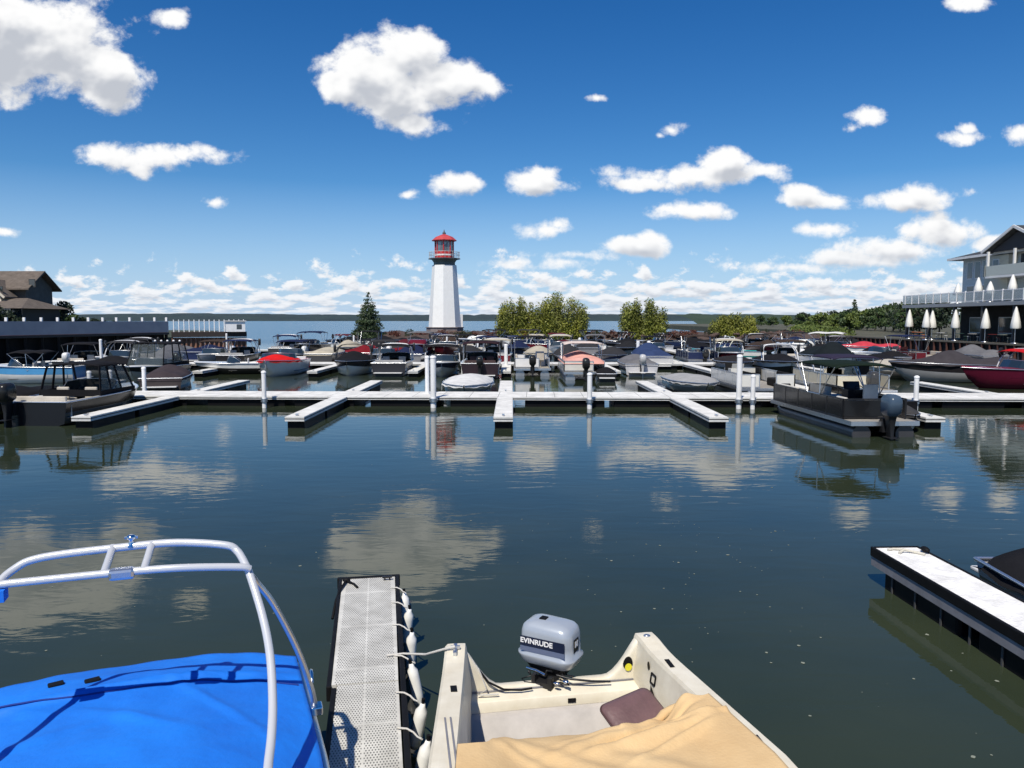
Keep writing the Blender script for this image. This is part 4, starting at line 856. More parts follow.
# floating specks on the near water
fm = MB(); r2 = random.Random(3)
for i in range(260):
    u = r2.random()
    x, y = (r2.gauss(2.6, 1.6), r2.uniform(4.2, 14)) if u < .6 else (r2.uniform(-9, 9), r2.uniform(4, 22))
    s_ = r2.uniform(.004, .016) * (1 if r2.random() < .88 else 1.8); n = r2.choice([5, 6, 7]); a0 = r2.random() * 6
    fm.add([(x + s_ * r2.uniform(.6, 1.3) * math.cos(a0 + 6.283 * k / n), y + s_ * r2.uniform(.6, 1.3) * math.sin(a0 + 6.283 * k / n), .004) for k in range(n)], [tuple(range(n))], False)
tag(fm.build('floating_debris', mat('pale_floating_scum', (.22, .24, .19), .8)), 'tiny pale specks of fluff and scum floating on the near water', 'debris', kind='stuff')
# ------------------------------------------------------------------ breakwater
ROCK = mat('brown_rock', (.12, .075, .06), .9, var=.6, scale=.9, bump=.8, bscale=4, col2=(.05, .035, .03))
GRAVEL = mat('breakwater_rubble', (.09, .06, .05), .95, var=.6, scale=1.2, bump=1, bscale=5, col2=(.05, .035, .03))
def berm(name, pts, wid, hgt, label):
    m = MB(); rings = []
    fine = []
    for a, b in zip(pts, pts[1:]):
        n = max(2, int((Vector(b) - Vector(a)).length / 1.5)); fine += [Vector(a).lerp(Vector(b), i / n) for i in range(n)]
    fine.append(Vector(pts[-1])); N_ = len(fine)
    for i, p in enumerate(fine):
        d = (fine[min(N_ - 1, i + 1)] - fine[max(0, i - 1)]).normalized(); nrm = Vector((-d.y, d.x, 0)); t = min(1, min(i, N_ - 1 - i) / 3 + .15)
        rg = []
        for k in range(11):
            a = -1 + k / 5; z = hgt * t * max(0, 1 - abs(a) ** 2.2) - .3 + .5 * noise.noise(Vector((p.x * .5, p.y * .5 + a * 4, 0))) * (1 if abs(a) < 1 else 0)
            rg.append(p + nrm * (a * wid * (.6 + .4 * t)) + Vector((0, 0, z)))
        rings.append(rg)
    m.loft(rings, False, False); o = m.build(name, GRAVEL); tag(o, label, 'terrain', kind='structure'); return fine
bw_ = berm('breakwater', [(-25, 118, 0), (-10, 121, 0), (10, 122, 0), (30, 120, 0), (52, 112, 0)], 6.5, 2.1, 'brown stone breakwater across the middle of the marina')
def rock_mesh(seed):
    r_ = random.Random(seed); m = MB(); n = 9; rings = []
    for j in range(6):
        t = math.pi * (j + .3) / 5.6 - math.pi / 2
        rings.append([Vector((math.cos(t) * math.cos(6.283 * k / n), math.cos(t) * math.sin(6.283 * k / n), .7 * math.sin(t))) * (1 + .28 * noise.noise(Vector((k * .9 + seed, j, seed * 2)))) for k in range(n)])
    m.loft(rings, True, True, False, False); return m
rp = [rock_mesh(i).build('boulder', ROCK) for i in range(4)]
r_ = random.Random(11); used = []
k = 0
for i in range(120):
    x = r_.uniform(-24, 46); a = r_.uniform(-1, .2); y = 120.5 + a * 6 - .006 * x * x * .6; z = 1.8 * (1 - abs(a) ** 2.2) - .1
    o = rp[i] if i < 4 else rp[i % 4].copy()
    if i >= 4: COL.objects.link(o)
    s_ = r_.uniform(.25, .65); o.location = (x, y, z); o.scale = (s_, s_ * .9, s_ * .8); o.rotation_euler = (r_.uniform(-.3, .3), 0, r_.uniform(0, 6))
    tag(o, 'brown boulder on the breakwater slope, one of the many alike', 'boulder', 'boulders along the breakwater')
# ------------------------------------------------------------------ foliage
def foliage(name, M_, parent, blobs, n, leaf, r_, dens_pow=.5, up=.3, flat=1):
    """many small leaf faces spread through clumps; blobs = (centre, radii)"""
    m = MB(); V = []; tot = sum(b[1][0] * b[1][1] * b[1][2] for b in blobs) or 1
    for c, rad in blobs:
        cnt = max(8, int(n * rad[0] * rad[1] * rad[2] / tot))
        for i in range(cnt):
            while 1:
                v = Vector((r_.uniform(-1, 1), r_.uniform(-1, 1), r_.uniform(-1, 1)))
                if .0 < v.length < 1: break
            v = v.normalized() * v.length ** dens_pow
            p = Vector(c) + Vector((v.x * rad[0], v.y * rad[1], v.z * rad[2]))
            a = Vector((r_.gauss(0, 1), r_.gauss(0, 1), r_.gauss(0, .6) + up)).normalized(); b = a.orthogonal().normalized(); b = b @ Matrix.Rotation(r_.uniform(0, 6.28), 3, a); s_ = leaf * r_.uniform(.6, 1.4)
            q_ = a.cross(b)
            m.add([p + b * s_, p + q_ * s_ * .45, p - b * s_, p - q_ * s_ * .45], [(0, 1, 2, 3)], False)
    return m.build(name, M_, parent)
WILL = [leafmat('willow_leaves_a', (.085, .10, .016), (.29, .30, .036), .35), leafmat('willow_leaves_b', (.075, .09, .016), (.25, .27, .034), .35)]
SPR = leafmat('spruce_needles', (.02, .035, .014), (.06, .095, .032), .8)
BARK = mat('bark', (.08, .06, .045), .9, var=.4, scale=6)
def willow(x, y, zb, W_, Ht, label, mi, seed):
    o = empty('willow_bush', (x, y, zb), 0, label, 'bush'); r_ = random.Random(seed); bl = []
    tr = MB(); tops = []
    for i in range(int(18 * W_ / 6) + 9):
        a = r_.uniform(-1, 1); bx_ = a * W_ * .44; by = r_.uniform(-.35, .35) * W_ * .6; hh = Ht * (1 - .30 * abs(a) ** 2.6) * r_.uniform(.78, 1.0)
        tr.tube([(a * W_ * .12, by * .3, -.2), (bx_ * .55, by * .6, hh * .35), (bx_ * .9, by * .9, hh * .7), (bx_, by, hh * .93)], [.09, .07, .045, .015], 5)
        for t in (.06, .16, .28, .42, .56, .70, .83, .95): bl.append(((bx_ * min(1, t + .6) + r_.uniform(-.2, .2), by + r_.uniform(-.3, .3), hh * t), (W_ * .115 * (1.5 - t * .95), W_ * .14 * (1.3 - t * .75), hh * .15)))
    tr.build('stem', BARK, o); foliage('crown', WILL[mi], o, bl, int(3300 * W_), .15, r_, .75, .8)
    return o
willow((517 - 512) / F * 118, 118, 1.0, 6.4, 5.9, 'yellow green willow bush just right of the lighthouse', 0, 1)
willow((560 - 512) / F * 118, 118.4, 1.0, 8.8, 6.6, 'largest and tallest willow bush, in the group beside the lighthouse', 0, 2)
willow((643 - 512) / F * 118, 118, 1.0, 7.4, 5.9, 'separate round willow bush in the middle of the breakwater', 1, 3)
willow((735 - 512) / F * 117, 117, 1.0, 7.2, 3.6, 'low wide willow bush at the right end of the breakwater', 0, 4)
def spruce(x, y, zb, Ht, W_, label, seed, n=2600, leaf=.16):
    o = empty('spruce_tree', (x, y, zb), 0, label, 'tree'); r_ = random.Random(seed); bl = []
    MB().tube([(0, 0, -.3), (0, 0, Ht * .5), (0, 0, Ht * .97)], [.13, .08, .02], 7).build('trunk', BARK, o)
    t = .06
    while t < .97:
        rad = W_ / 2 * (1 - t) ** .8 * r_.uniform(.85, 1.1) + .1; k = max(3, int(rad * 4)); a0 = r_.random() * 6
        for i in range(k):
            a = a0 + 6.283 * i / k + r_.uniform(-.25, .25); rr = rad * r_.uniform(.7, 1.1)
            bl.append(((math.cos(a) * rr * .55, math.sin(a) * rr * .55, Ht * t - rr * .10), (rr * .50 * abs(math.cos(a)) + .14, rr * .50 * abs(math.sin(a)) + .14, .17 + rr * .06)))
        t += .065
    foliage('crown', SPR, o, bl, n, leaf, r_, .8, .4); return o
spruce((369 - 512) / F * 116, 116, 1.0, 6.9, 5.8, 'dark green spruce tree on the breakwater left of the lighthouse', 5, 12000, .15)
# small dark red and green shrubs along the crest
REDL = leafmat('red_brown_leaves', (.05, .018, .012), (.16, .05, .03), .7); DKG = leafmat('dark_leaves', (.012, .018, .008), (.05, .06, .02), .7)
ns = 0
for i, x in enumerate([-23, -20.5, -18.2, -15.6, -13.6, -10.4, -7.5, -5.5, -3.2, -.8, 1.5, 3.8, 5.9, 8.1, 10.4, 12.6, 15.4, 17.5, 20, 24.8, 27.2, 29.8, 32.6, 35.2, 38, 41, 44]):
    rs = random.Random(i + 70); o = empty('shrub', (x, 117.2 + rs.uniform(-1.2, 1), 1.0), 0, '%s shrub on the breakwater crest, %s from the left' % ('rust red' if i % 3 else 'dark green', (ORD + ['twenty first', 'twenty second', 'twenty third', 'twenty fourth', 'twenty fifth', 'twenty sixth', 'twenty seventh'])[i]), 'shrub', 'low shrubs along the breakwater')
    wv = rs.uniform(1.1, 2.0); foliage('leaves', REDL if i % 3 else DKG, o, [((rs.uniform(-1, 1) * wv * .5, rs.uniform(-.4, .4), rs.uniform(.2, .9)), (wv * .45, .6, rs.uniform(.35, .6))) for _ in range(5)], 420, .13, rs, .7)
    MB().tube([(0, 0, -.4), (.05, 0, .6)], [.05, .02], 5).build('stem', BARK, o)
# ------------------------------------------------------------------ lighthouse
LX, LY, LZ = (445 - 512) / F * 124, 124, 1.35
lh = empty('lighthouse', (LX, LY, LZ), R(22.5), 'white octagonal lighthouse with red lantern room standing on the breakwater', 'lighthouse')
def octo(r, z, k=8, off=0): return [(r * math.cos(R(22.5) + 6.28318 * i / k + off), r * math.sin(R(22.5) + 6.28318 * i / k + off), z) for i in range(k)]
PW = mat('white_tower_paint', (.82, .82, .80), .6, var=.06, scale=1.5); RP = mat('red_paint', (.55, .03, .03), .45, var=.15, scale=3); CON = mat('grey_stone_base', (.22, .19, .19), .9, var=.4, scale=3, bump=.5, bscale=6)
zb0 = on_y(445, 327, LY).z - LZ; z1 = on_y(445, 265.5, LY).z - LZ; z2 = on_y(445, 261, LY).z - LZ
MB().loft([octo(3.1, -1.2), octo(2.95, zb0 - .1)], True, True, False, False).loft([octo(3.1, zb0 - .12), octo(3.1, zb0)], True, True, False, False).build('stone_base', CON, lh)
MB().loft([octo(2.6, zb0), octo(1.95, z1)], True, True, False, False).build('tower_wall', PW, lh)
MB().loft([octo(1.95, z1), octo(1.7, z1 + .1), octo(1.7, z1 + .45), octo(2.05, z2 + .25)], True, True, False, False).build('cornice', mat('dark_green_grey_trim', (.10, .12, .11), .6), lh)
zg_ = z2 + .25
MB().loft([octo(2.55, zg_), octo(2.55, zg_ + .14)], True, True, False, False).build('gallery_floor', mat('dark_gallery', (.07, .07, .08), .6), lh)
rl = MB()
for zz in (.55, 1.0): rl.tube(octo(2.45, zg_ + .14 + zz), .035, 5, closed=True)
for i in range(24):
    a = 6.28318 * i / 24; r0 = 2.3 + .15; rl.tube([(r0 * math.cos(a) * .98, r0 * math.sin(a) * .98, zg_ + .1), (r0 * math.cos(a) * .98, r0 * math.sin(a) * .98, zg_ + 1.14)], .025, 4)
rl.build('gallery_rail', mat('pale_rail', (.5, .5, .5), .5), lh)
MB().loft([octo(1.52, zg_ + .14), octo(1.52, zg_ + 1.1)], True, True, False, False).build('lantern_wall', RP, lh)
MB().loft([octo(1.56, zg_ + .55), octo(1.56, zg_ + .72)], True, True, False, False).build('white_band', PW, lh)
MB().loft([octo(1.40, zg_ + 1.1), octo(1.40, zg_ + 2.9)], True, True, False, False).build('lantern_glass', mat('lantern_glass', (.25, .28, .30), .08, coat=.5, trans=.6), lh)
mu = MB()
for p in octo(1.46, 0): mu.bar((p[0], p[1], zg_ + 1.1), (p[0], p[1], zg_ + 2.95), .14, .14)
for zz in (1.15, 2.9): mu.tube(octo(1.46, zg_ + zz), .07, 4, closed=True)
mu.build('glazing_frame', RP, lh)
MB().lathe([(.35, zg_ + 1.2), (.5, zg_ + 1.7), (.35, zg_ + 2.3)], n=10).build('lamp', PW, lh)
MB().loft([octo(1.95, zg_ + 2.88), octo(2.0, zg_ + 2.98), octo(1.35, zg_ + 3.55), octo(.3, zg_ + 3.95)], True, True, False, False).build('lantern_roof', mat('faded_red_roof', (.50, .06, .06), .5, var=.2, scale=2), lh)
MB().lathe([(.25, zg_ + 3.9), (.3, zg_ + 4.15), (.12, zg_ + 4.35), (.03, zg_ + 4.7)], n=8).build('finial', mat('dark_metal_finial', (.06, .05, .06), .5), lh)
for i, z in enumerate((3.2, 6.6)):
    a = R(-90 - 22.5); rr = (2.72 + (1.62 - 2.72) * z / z1) * .924
# a thin side lean-to and door at the foot
MB().box(2.2, 2.75, -.9, .9, zb0, zb0 + 2.1).build('entrance_porch', PW, lh)
# ------------------------------------------------------------------ far shore, hills
def ridge(name, y, x0, x1, hf, mt_, label, depth=300, n=240):
    m = MB(); rings = []
    for j in range(5):
        t = j / 4; rings.append([(x0 + (x1 - x0) * i / n, y + depth * t, hf(x0 + (x1 - x0) * i / n) * math.sin(t * math.pi * .5) ** .6 * (1 if j else 0) - .2) for i in range(n + 1)])
    m.loft(rings, False, False); return tag(m.build(name, mt_), label, 'hills', kind='structure')
FARG = mat('hazy_distant_forest', (.026, .048, .044), .95, var=.55, scale=.012, col2=(.013, .025, .030), coords='Object', stretch=(1, 1, 3))  # blue-green haze of distance mixed into the forest colour
ridge('hills', 2600, -3200, 3200, lambda x: 26 + 7 * noise.noise(Vector((x * .0012, 3, 0))) + 3 * noise.noise(Vector((x * .009, 1, 0))) + 3.2 * noise.noise(Vector((x * .03, 7, 0))) + (x < -900) * 0, FARG, 'low dark forested hills on the far shore of the lake', 500, 700)
NRG = mat('mid_shore_grass', (.09, .13, .03), .95, var=.6, scale=.05, col2=(.03, .06, .015))
# right shore: land behind the marina
sh = MB(); sh.add([(44.6, 20, 1.55), (400, 20, 1.55), (400, 420, 1.55), (70, 420, 1.55), (58, 130, 1.55), (44.6, 108, 1.55)], [(0, 1, 2, 3, 4, 5)], False)
sh.add([(44.6, 20, 1.55), (44.6, 20, -1), (44.6, 108, -1), (44.6, 108, 1.55)], [(0, 1, 2, 3)], False).add([(44.6, 108, 1.55), (44.6, 108, -1), (58, 130, -1), (58, 130, 1.55)], [(0, 1, 2, 3)], False).add([(58, 130, 1.55), (58, 130, -1), (70, 420, -1), (70, 420, 1.55)], [(0, 1, 2, 3)], False)
tag(sh.build('ground', mat('shore_earth', (.10, .09, .06), .95, var=.5, scale=.3, col2=(.05, .055, .03))), 'low earth and grass shore at the right of the marina', 'ground', kind='structure')
WOOD = mat('rust_brown_piling', (.085, .03, .022), .85, var=.6, scale=1.5, bump=.4, bscale=8)
bk = empty('bulkhead_wall', (44.5, 20, 0), 0, 'dark rust brown timber bulkhead below the restaurant patio', 'wall')
b_ = MB(); b_.box(-.05, .05, 0, 88, -.5, 1.45).build('planking', mat('dark_timber', (.03, .018, .015), .9, var=.5, scale=2), bk)
MB().box(-.3, .12, 0, 88, 1.46, 1.62).build('cap_beam', mat('bulkhead_cap', (.16, .14, .11), .85, var=.3, scale=2), bk)
b_ = MB()
for i in range(74): b_.tube([(-.18, .6 + i * 1.18, -.5), (-.18, .6 + i * 1.18, 1.44)], .13, 6)
b_.build('piling', WOOD, bk)['kind'] = 'stuff'
# treeline on the right shore
TRL = [leafmat('bright_leaves', (.04, .075, .012), (.17, .21, .035), .25), leafmat('mid_leaves', (.02, .045, .012), (.07, .11, .025), .25), leafmat('deep_leaves', (.010, .022, .010), (.03, .05, .018), .25)]
def tree(x, y, zb, W_, Ht, label, mi, seed, n=900, leaf=.35, name='leafy_tree'):
    o = empty(name, (x, y, zb), 0, label, 'tree'); r_ = random.Random(seed); bl = []
    tr = MB(); tr.tube([(0, 0, -.5), (.1, 0, Ht * .35), (-.05, .1, Ht * .8)], [.22 * Ht / 8, .14 * Ht / 8, .04], 6)
    for i in range(7):
        a = r_.uniform(0, 6.28); tr.tube([(0, 0, Ht * .3), (math.cos(a) * W_ * .3, math.sin(a) * W_ * .3, Ht * r_.uniform(.5, .85))], [.08, .02], 4)
    tr.build('trunk', BARK, o)
    for i in range(15):
        a = r_.uniform(0, 6.28); rr = W_ * .36 * r_.random() ** .5; z = r_.uniform(.25, .88); k_ = math.sin(min(1, (z + .12)) * math.pi) ** .5
        bl.append(((math.cos(a) * rr * k_, math.sin(a) * rr * k_, Ht * z), (W_ * .19, W_ * .19, Ht * .12)))
    bl.append(((0, 0, Ht * .9), (W_ * .15, W_ * .15, Ht * .1)))
    foliage('crown', TRL[mi], o, bl, n, leaf, r_, .7, .3); return o
adj = ['bright yellow green', 'mid green', 'deep green']
NUM = ORD + ['twenty first', 'twenty second', 'twenty third', 'twenty fourth', 'twenty fifth', 'twenty sixth', 'twenty seventh', 'twenty eighth', 'twenty ninth', 'thirtieth', 'thirty first', 'thirty second', 'thirty third', 'thirty fourth']
TS = [(772, 250, 3.5, 1), (786, 230, 3.8, 0), (800, 215, 4, 1), (812, 200, 3.6, 0), (822, 185, 4.2, 0), (833, 180, 3.8, 0), (843, 172, 4.4, 1), (856, 168, 4.6, 0), (866, 160, 4.6, 0), (874, 156, 5.0, 1), (884, 150, 5.4, 1), (892, 146, 5.6, 1), (899, 139, 5.2, 1), (905, 132, 5.0, 2), (912, 126, 6.2, 2), (918, 122, 6.0, 1), (925, 118, 5.0, 2), (938, 116, 5.5, 2), (760, 275, 4, 1), (880, 180, 5.6, 2), (866, 190, 5, 2), (850, 205, 5.4, 2), (832, 225, 5.2, 2), (818, 240, 5, 2), (802, 255, 5, 2), (905, 150, 5.6, 1), (893, 164, 5, 2)]
for i, (px, D, ht, mi) in enumerate(TS):
    tree((px - 512) / F * D, D, 1.3, max(5, ht * 1.35), ht, '%s tree on the right shore treeline, number %s counted as built outwards' % (adj[mi], NUM[i]) if False else '%s tree in the right shore treeline, %s from the left' % (adj[mi], NUM[sorted(TS).index(TS[i])]), mi, 200 + i, 1100, .30)['group'] = 'trees along the right shore'
spruce((853 - 512) / F * 175, 175, 1.3, 7.0, 3.6, 'lone pointed spruce rising above the right shore treeline', 44, 1500, .28)
# low reedy undergrowth on the right shore edge
rg = random.Random(9); m = MB()
foliage('undergrowth', TRL[0], None, [((x, y, 1.7), (2.2, 2.2, 1.0)) for x, y in [(46 + i * .55 + rg.uniform(-1, 1), 108 + i * 1.9) for i in range(36)]], 9000, .22, rg, .7)
tag(bpy.data.objects['undergrowth'], 'yellow green undergrowth along the right shore', 'undergrowth', kind='stuff')
far = MB()
ridge('far_treeline_land', 620, 150, 900, lambda x: 8.5 + 3 * noise.noise(Vector((x * .02, 3, 0))) + 1.5 * noise.noise(Vector((x * .09, 3, 4))), mat('mid_forest', (.035, .055, .028), .95, var=.6, scale=.05, col2=(.02, .04, .018)), 'wooded point on the right far shore', 120, 260)['kind'] = 'structure'
# ------------------------------------------------------------------ left pier
pr = empty('pier', (0, 0, 0), 0, 'raised pier walkway with blue grey railing panels and white posts, left side', 'pier')
A, B_ = Vector((-44, 58, 0)), Vector((-36.2, 81.2, 0)); dv = (B_ - A).normalized(); nv = Vector((-dv.y, dv.x, 0))
PANM = mat('blue_grey_panel', (.27, .29, .33), .5, var=.2, scale=.8, col2=(.21, .23, .27))
def zf(p, py): return on_y(0, py, p.y).z
ra = MB(); ra.loft([[A + Vector((0, 0, 2.42)), A + Vector((0, 0, zf(A, 321.3)))], [B_ + Vector((0, 0, 2.42)), B_ + Vector((0, 0, zf(B_, 321.3)))]], False, False, False, False)
ra.build('railing_panel', PANM, pr, solid=.06)
MB().prism([A + nv * .1 + Vector((0, 0, 2.2)), B_ + nv * .1 + Vector((0, 0, 2.2)), B_ + nv * 3.2 + Vector((0, 0, 2.2)), A + nv * 3.2 + Vector((0, 0, 2.2))], (0, 0, .2)).build('deck', WOOD, pr)
MB().bar(A + Vector((0, 0, 2.28)), B_ + Vector((0, 0, 2.28)), .22, .22).build('edge_beam', mat('black_steel_beam', (.012, .012, .014), .6), pr)
n = 16
MB().prism([A + nv * .6 + Vector((0, 0, -.4)), B_ + nv * .6 + Vector((0, 0, -.4)), B_ + nv * .8 + Vector((0, 0, -.4)), A + nv * .8 + Vector((0, 0, -.4))], (0, 0, 2.58)).build('underdeck_shade_sheet', BLACK, pr)  # black sheet standing in for the shadow beneath the pier deck
for i in range(n):
    p = A.lerp(B_, i / (n - 1)); MB().box(-.10, .10, -.07, .07, 2.5, zf(p, 317.4), Matrix.Translation(p + nv * .22)).build('post', POSTW, pr)
    MB().tube([p + nv * .3 + Vector((0, 0, -.4)), p + nv * .3 + Vector((0, 0, 2.2))], .16, 7).build('piling', BLACK, pr)
# the pier's farther stretch: open railing over a rusty sheet-pile wall
p2 = empty('sheet_pile_wall', (0, 0, 0), 0, 'rusty orange brown sheet pile wall at the marina mouth, left', 'wall')
C_, D_ = Vector((-40.8, 92.3, 0)), Vector(((247 - 512) / F * 95.8, 95.8, 0))
C0 = C_.lerp(D_, 0.0)
RUST = mat('rusty_steel', (.34, .17, .11), .8, var=.5, scale=.7, col2=(.14, .07, .05))
m = MB(); npl = 66; ring = []
dd_ = (D_ - C0); nn_ = Vector((-dd_.y, dd_.x, 0)).normalized()
for i in range(npl): ring.append(C0.lerp(D_, i / (npl - 1)) + nn_ * (.28 if (i // 2) % 2 else 0))
m.loft([[p + Vector((0, 0, -.5)) for p in ring], [p + Vector((0, 0, 1.55)) for p in ring]], False, False, False, False); m.build('corrugated_steel', RUST, p2)
MB().bar(C0 + Vector((0, 0, 1.95)), D_ + Vector((0, 0, 1.95)), .7, .62).build('cap_beam', mat('dark_brown_beam', (.03, .022, .02), .8), p2)
MB().prism([C0 + nn_ * .4 + Vector((0, 0, 2.1)), D_ + nn_ * .4 + Vector((0, 0, 2.1)), D_ + nn_ * 3 + Vector((0, 0, 2.1)), C0 + nn_ * 3 + Vector((0, 0, 2.1))], (0, 0, .15)).build('deck', WOOD, p2)
p3 = empty('pier_railing', (0, 0, 0), 0, 'open white post railing above the rusty sheet pile wall', 'railing')
for i in range(15):
    p = C0.lerp(D_, (i + .5) / 15); MB().box(-.045, .045, -.045, .045, 2.2, zf(p, 319.6), Matrix.Translation(p)).build('post', POSTW, p3)
MB().bar(C0 + Vector((0, 0, 3.55)), D_ + Vector((0, 0, 3.55)), .06, .07).bar(C0 + Vector((0, 0, 2.6)), D_ + Vector((0, 0, 2.6)), .05, .05).build('rail', STEEL, p3)
kx = D_ - dd_.normalized() * 1.3
ki = empty('kiosk', (kx.x, kx.y, 2.26), math.atan2(dd_.y, dd_.x), 'small white kiosk box at the outer end of the pier', 'kiosk')
MB().box(-1.1, 1.1, -.8, .8, 0, 1.25).build('kiosk_wall', POSTW, ki); MB().box(-1.25, 1.25, -.95, .95, 1.25, 1.38).build('roof', mat('kiosk_roof', (.5, .5, .5), .6), ki); MB().box(.1, .7, -.812, -.802, .3, .9).build('window', glass(), ki)
# land on the left behind the pier
m = MB(); m.add([(-300, 40, 1.5), (-48, 40, 1.5), (-41, 84, 1.5), (-44, 100, 1.5), (-60, 160, 1.5), (-300, 300, 1.5)], [(0, 1, 2, 3, 4, 5)], False)
m.add([(-48, 40, 1.5), (-48, 40, -1), (-41, 84, -1), (-41, 84, 1.5)], [(0, 1, 2, 3)], False).add([(-41, 84, 1.5), (-41, 84, -1), (-44, 100, -1), (-44, 100, 1.5)], [(0, 1, 2, 3)], False)
tag(m.build('shore_ground', mat('left_shore_grass', (.05, .06, .03), .95, var=.4, scale=.3)), 'dark grassy shore behind the pier on the left', 'ground', kind='structure')
# ------------------------------------------------------------------ house on the left
D = 105.; S = D / F
def hx(px): return (px - 512) * S
def hz(py): return on_y(0, py, D).z
ho = empty('house', (hx(30), D, 1.5), 0, 'brown roofed two storey house with gable behind the pier on the left', 'house')
RF = mat('brown_shingles', (.13, .105, .085), .9, var=.35, scale=2, bump=.3, bscale=8); SID = mat('grey_brown_siding', (.10, .095, .085), .8, var=.2, scale=1.5); LIT = mat('sunlit_cream_stucco', (.62, .56, .46), .8, var=.15, scale=2)
def w2(px, py, dy=0): return Vector((hx(px) - hx(30), dy, hz(py) - 1.5))
def poly(m, pts): m.add(pts, [tuple(range(len(pts)))], False)
# main block, ridge running across, right-hand gable end turned to the marina
m = MB(); x0, x1 = w2(-60, 0).x, w2(29, 0).x; zt_ = w2(0, 286).z; zr = w2(0, 271).z
m.box(x0, x1, 0, 6, 0, zt_); m.prism([(x1 - .1, 0, zt_), (x1 - .1, 6, zt_), (x1 - .1, 3, zr - .25)], (.1, 0, 0)); m.build('wall', SID, ho)
m = MB()
for s0, s1 in ((-.9, 3), (6.9, 3)):
    za = zt_ - .55; m.prism([(x0, s0, za), (x1 + .9, s0, za), (x1 + .9, s1, zr), (x0, s1, zr)], (0, 0, .18))
m.build('roof', RF, ho)
m = MB(); m.prism([(x1 + .9, -.9, zt_ - .62), (x1 + .9, 3, zr - .05), (x1 + .9, 3, zr + .2), (x1 + .9, -.9, zt_ - .36)], (.08, 0, 0)); m.build('barge_board', mat('dark_trim', (.03, .028, .025), .7), ho)
# projecting gable; sunlit brightness is put into its pale front colour
gx0, gx1 = w2(-12, 0).x, w2(21, 0).x; gm = (gx0 + gx1) / 2; gz = w2(0, 300).z; gr = w2(0, 281).z
m = MB(); m.box(gx0, gx1 - .6, -2.6, 0, 0, gz + .6); m.prism([(gx0, -2.6, gz + .6), (gx1 - .6, -2.6, gz + .6), (gm, -2.6, gr - .3)], (0, 2.5, 0)); m.build('front_gable_wall', LIT, ho)
m = MB(); m.prism([(gx0 - .6, -3.2, gz), (gm, -3.2, gr), (gm, 2.0, gr), (gx0 - .6, 2.0, gz)], (0, 0, .18)); m.prism([(gx1 + .2, -3.2, gz + .2), (gm, -3.2, gr), (gm, 2.0, gr), (gx1 + .2, 2.0, gz + .2)], (0, 0, .18)); m.build('gable_roof', RF, ho)
m = MB(); m.bar((gm, -3.25, gr + .02), (gx1 + .25, -3.25, gz + .22), .08, .28); m.build('barge_board', LIT, ho)
for px, py in ((8, 290), (16, 291), (11, 298), (36, 283)):
    p = w2(px, py); yy = -2.66 if px < 25 else -.06
    f_ = MB().box(p.x - .45, p.x + .45, yy - .03, yy, p.z - .55, p.z + .55).build('window', mat('dark_window_frame', (.05, .045, .04), .6), ho)
    MB().box(p.x - .36, p.x + .36, yy - .05, yy - .035, p.z - .46, p.z + .46).build('pane', glass(), f_)
# lower wing, hipped
lx0, lx1 = w2(10, 0).x, w2(56, 0).x; lz = w2(0, 309).z; lr = w2(0, 298.5).z
MB().box(lx0, lx1 - 1, -6, 3, 0, lz).build('wing_wall', mat('dark_wing_wall', (.05, .045, .045), .8), ho)
m = MB(); a_, b_, c_, d_2 = (lx0 - .8, -7, lz), (lx1, -7, lz), (lx1, 4, lz), (lx0 - .8, 4, lz); r0, r1 = (w2(26, 0).x, -1.5, lr), (w2(38, 0).x, -1.5, lr)
m.add([a_, b_, c_, d_2, r0, r1], [(0, 1, 5, 4), (1, 2, 5), (2, 3, 4, 5), (3, 0, 4), (0, 3, 2, 1)], False); m.build('wing_roof', RF, ho)
for px in (18, 28, 38, 47):
    p = w2(px, 313); MB().box(p.x - .7, p.x + .7, -6.05, -6.01, p.z - .6, p.z + .6).build('window', glass(), ho)
# second, lower roofs and trees
pd = empty('dock_walkway', (-38.6, 57, 0), -math.atan2(5.2, 25), 'narrow grey floating walkway at the foot of the left pier', 'dock')
MB().box(-.9, .9, 0, 26, .30, .36).build('deck', DECK, pd); MB().box(-.85, .85, .1, 25.9, -.3, .295).build('float', FLOAT, pd)
spruce(hx(-1), 88, 1.5, 8.4, 3.4, 'very dark conifer cut by the left edge of the photo', 61, 2600, .2)
LT = [(66, 112, 5.0, 2), (60, 116, 4.2, 1), (75, 108, 3.2, 1), (84, 114, 2.7, 2), (104, 132, 2.3, 2), (116, 140, 2.2, 2), (10, 98, 3.2, 2), (-4, 96, 4.5, 2), (22, 97, 2.6, 2), (95, 128, 2.6, 2)]
for i, (px, D2, ht, mi) in enumerate(LT):
    tree((px - 512) / F * D2, D2, 1.4, ht * 1.1, ht, '%s tree around the brown roofed house, %s from the left' % (adj[mi], ORD[sorted(LT).index(LT[i])]), mi, 400 + i, 1200, .2)['group'] = 'trees around the left house'
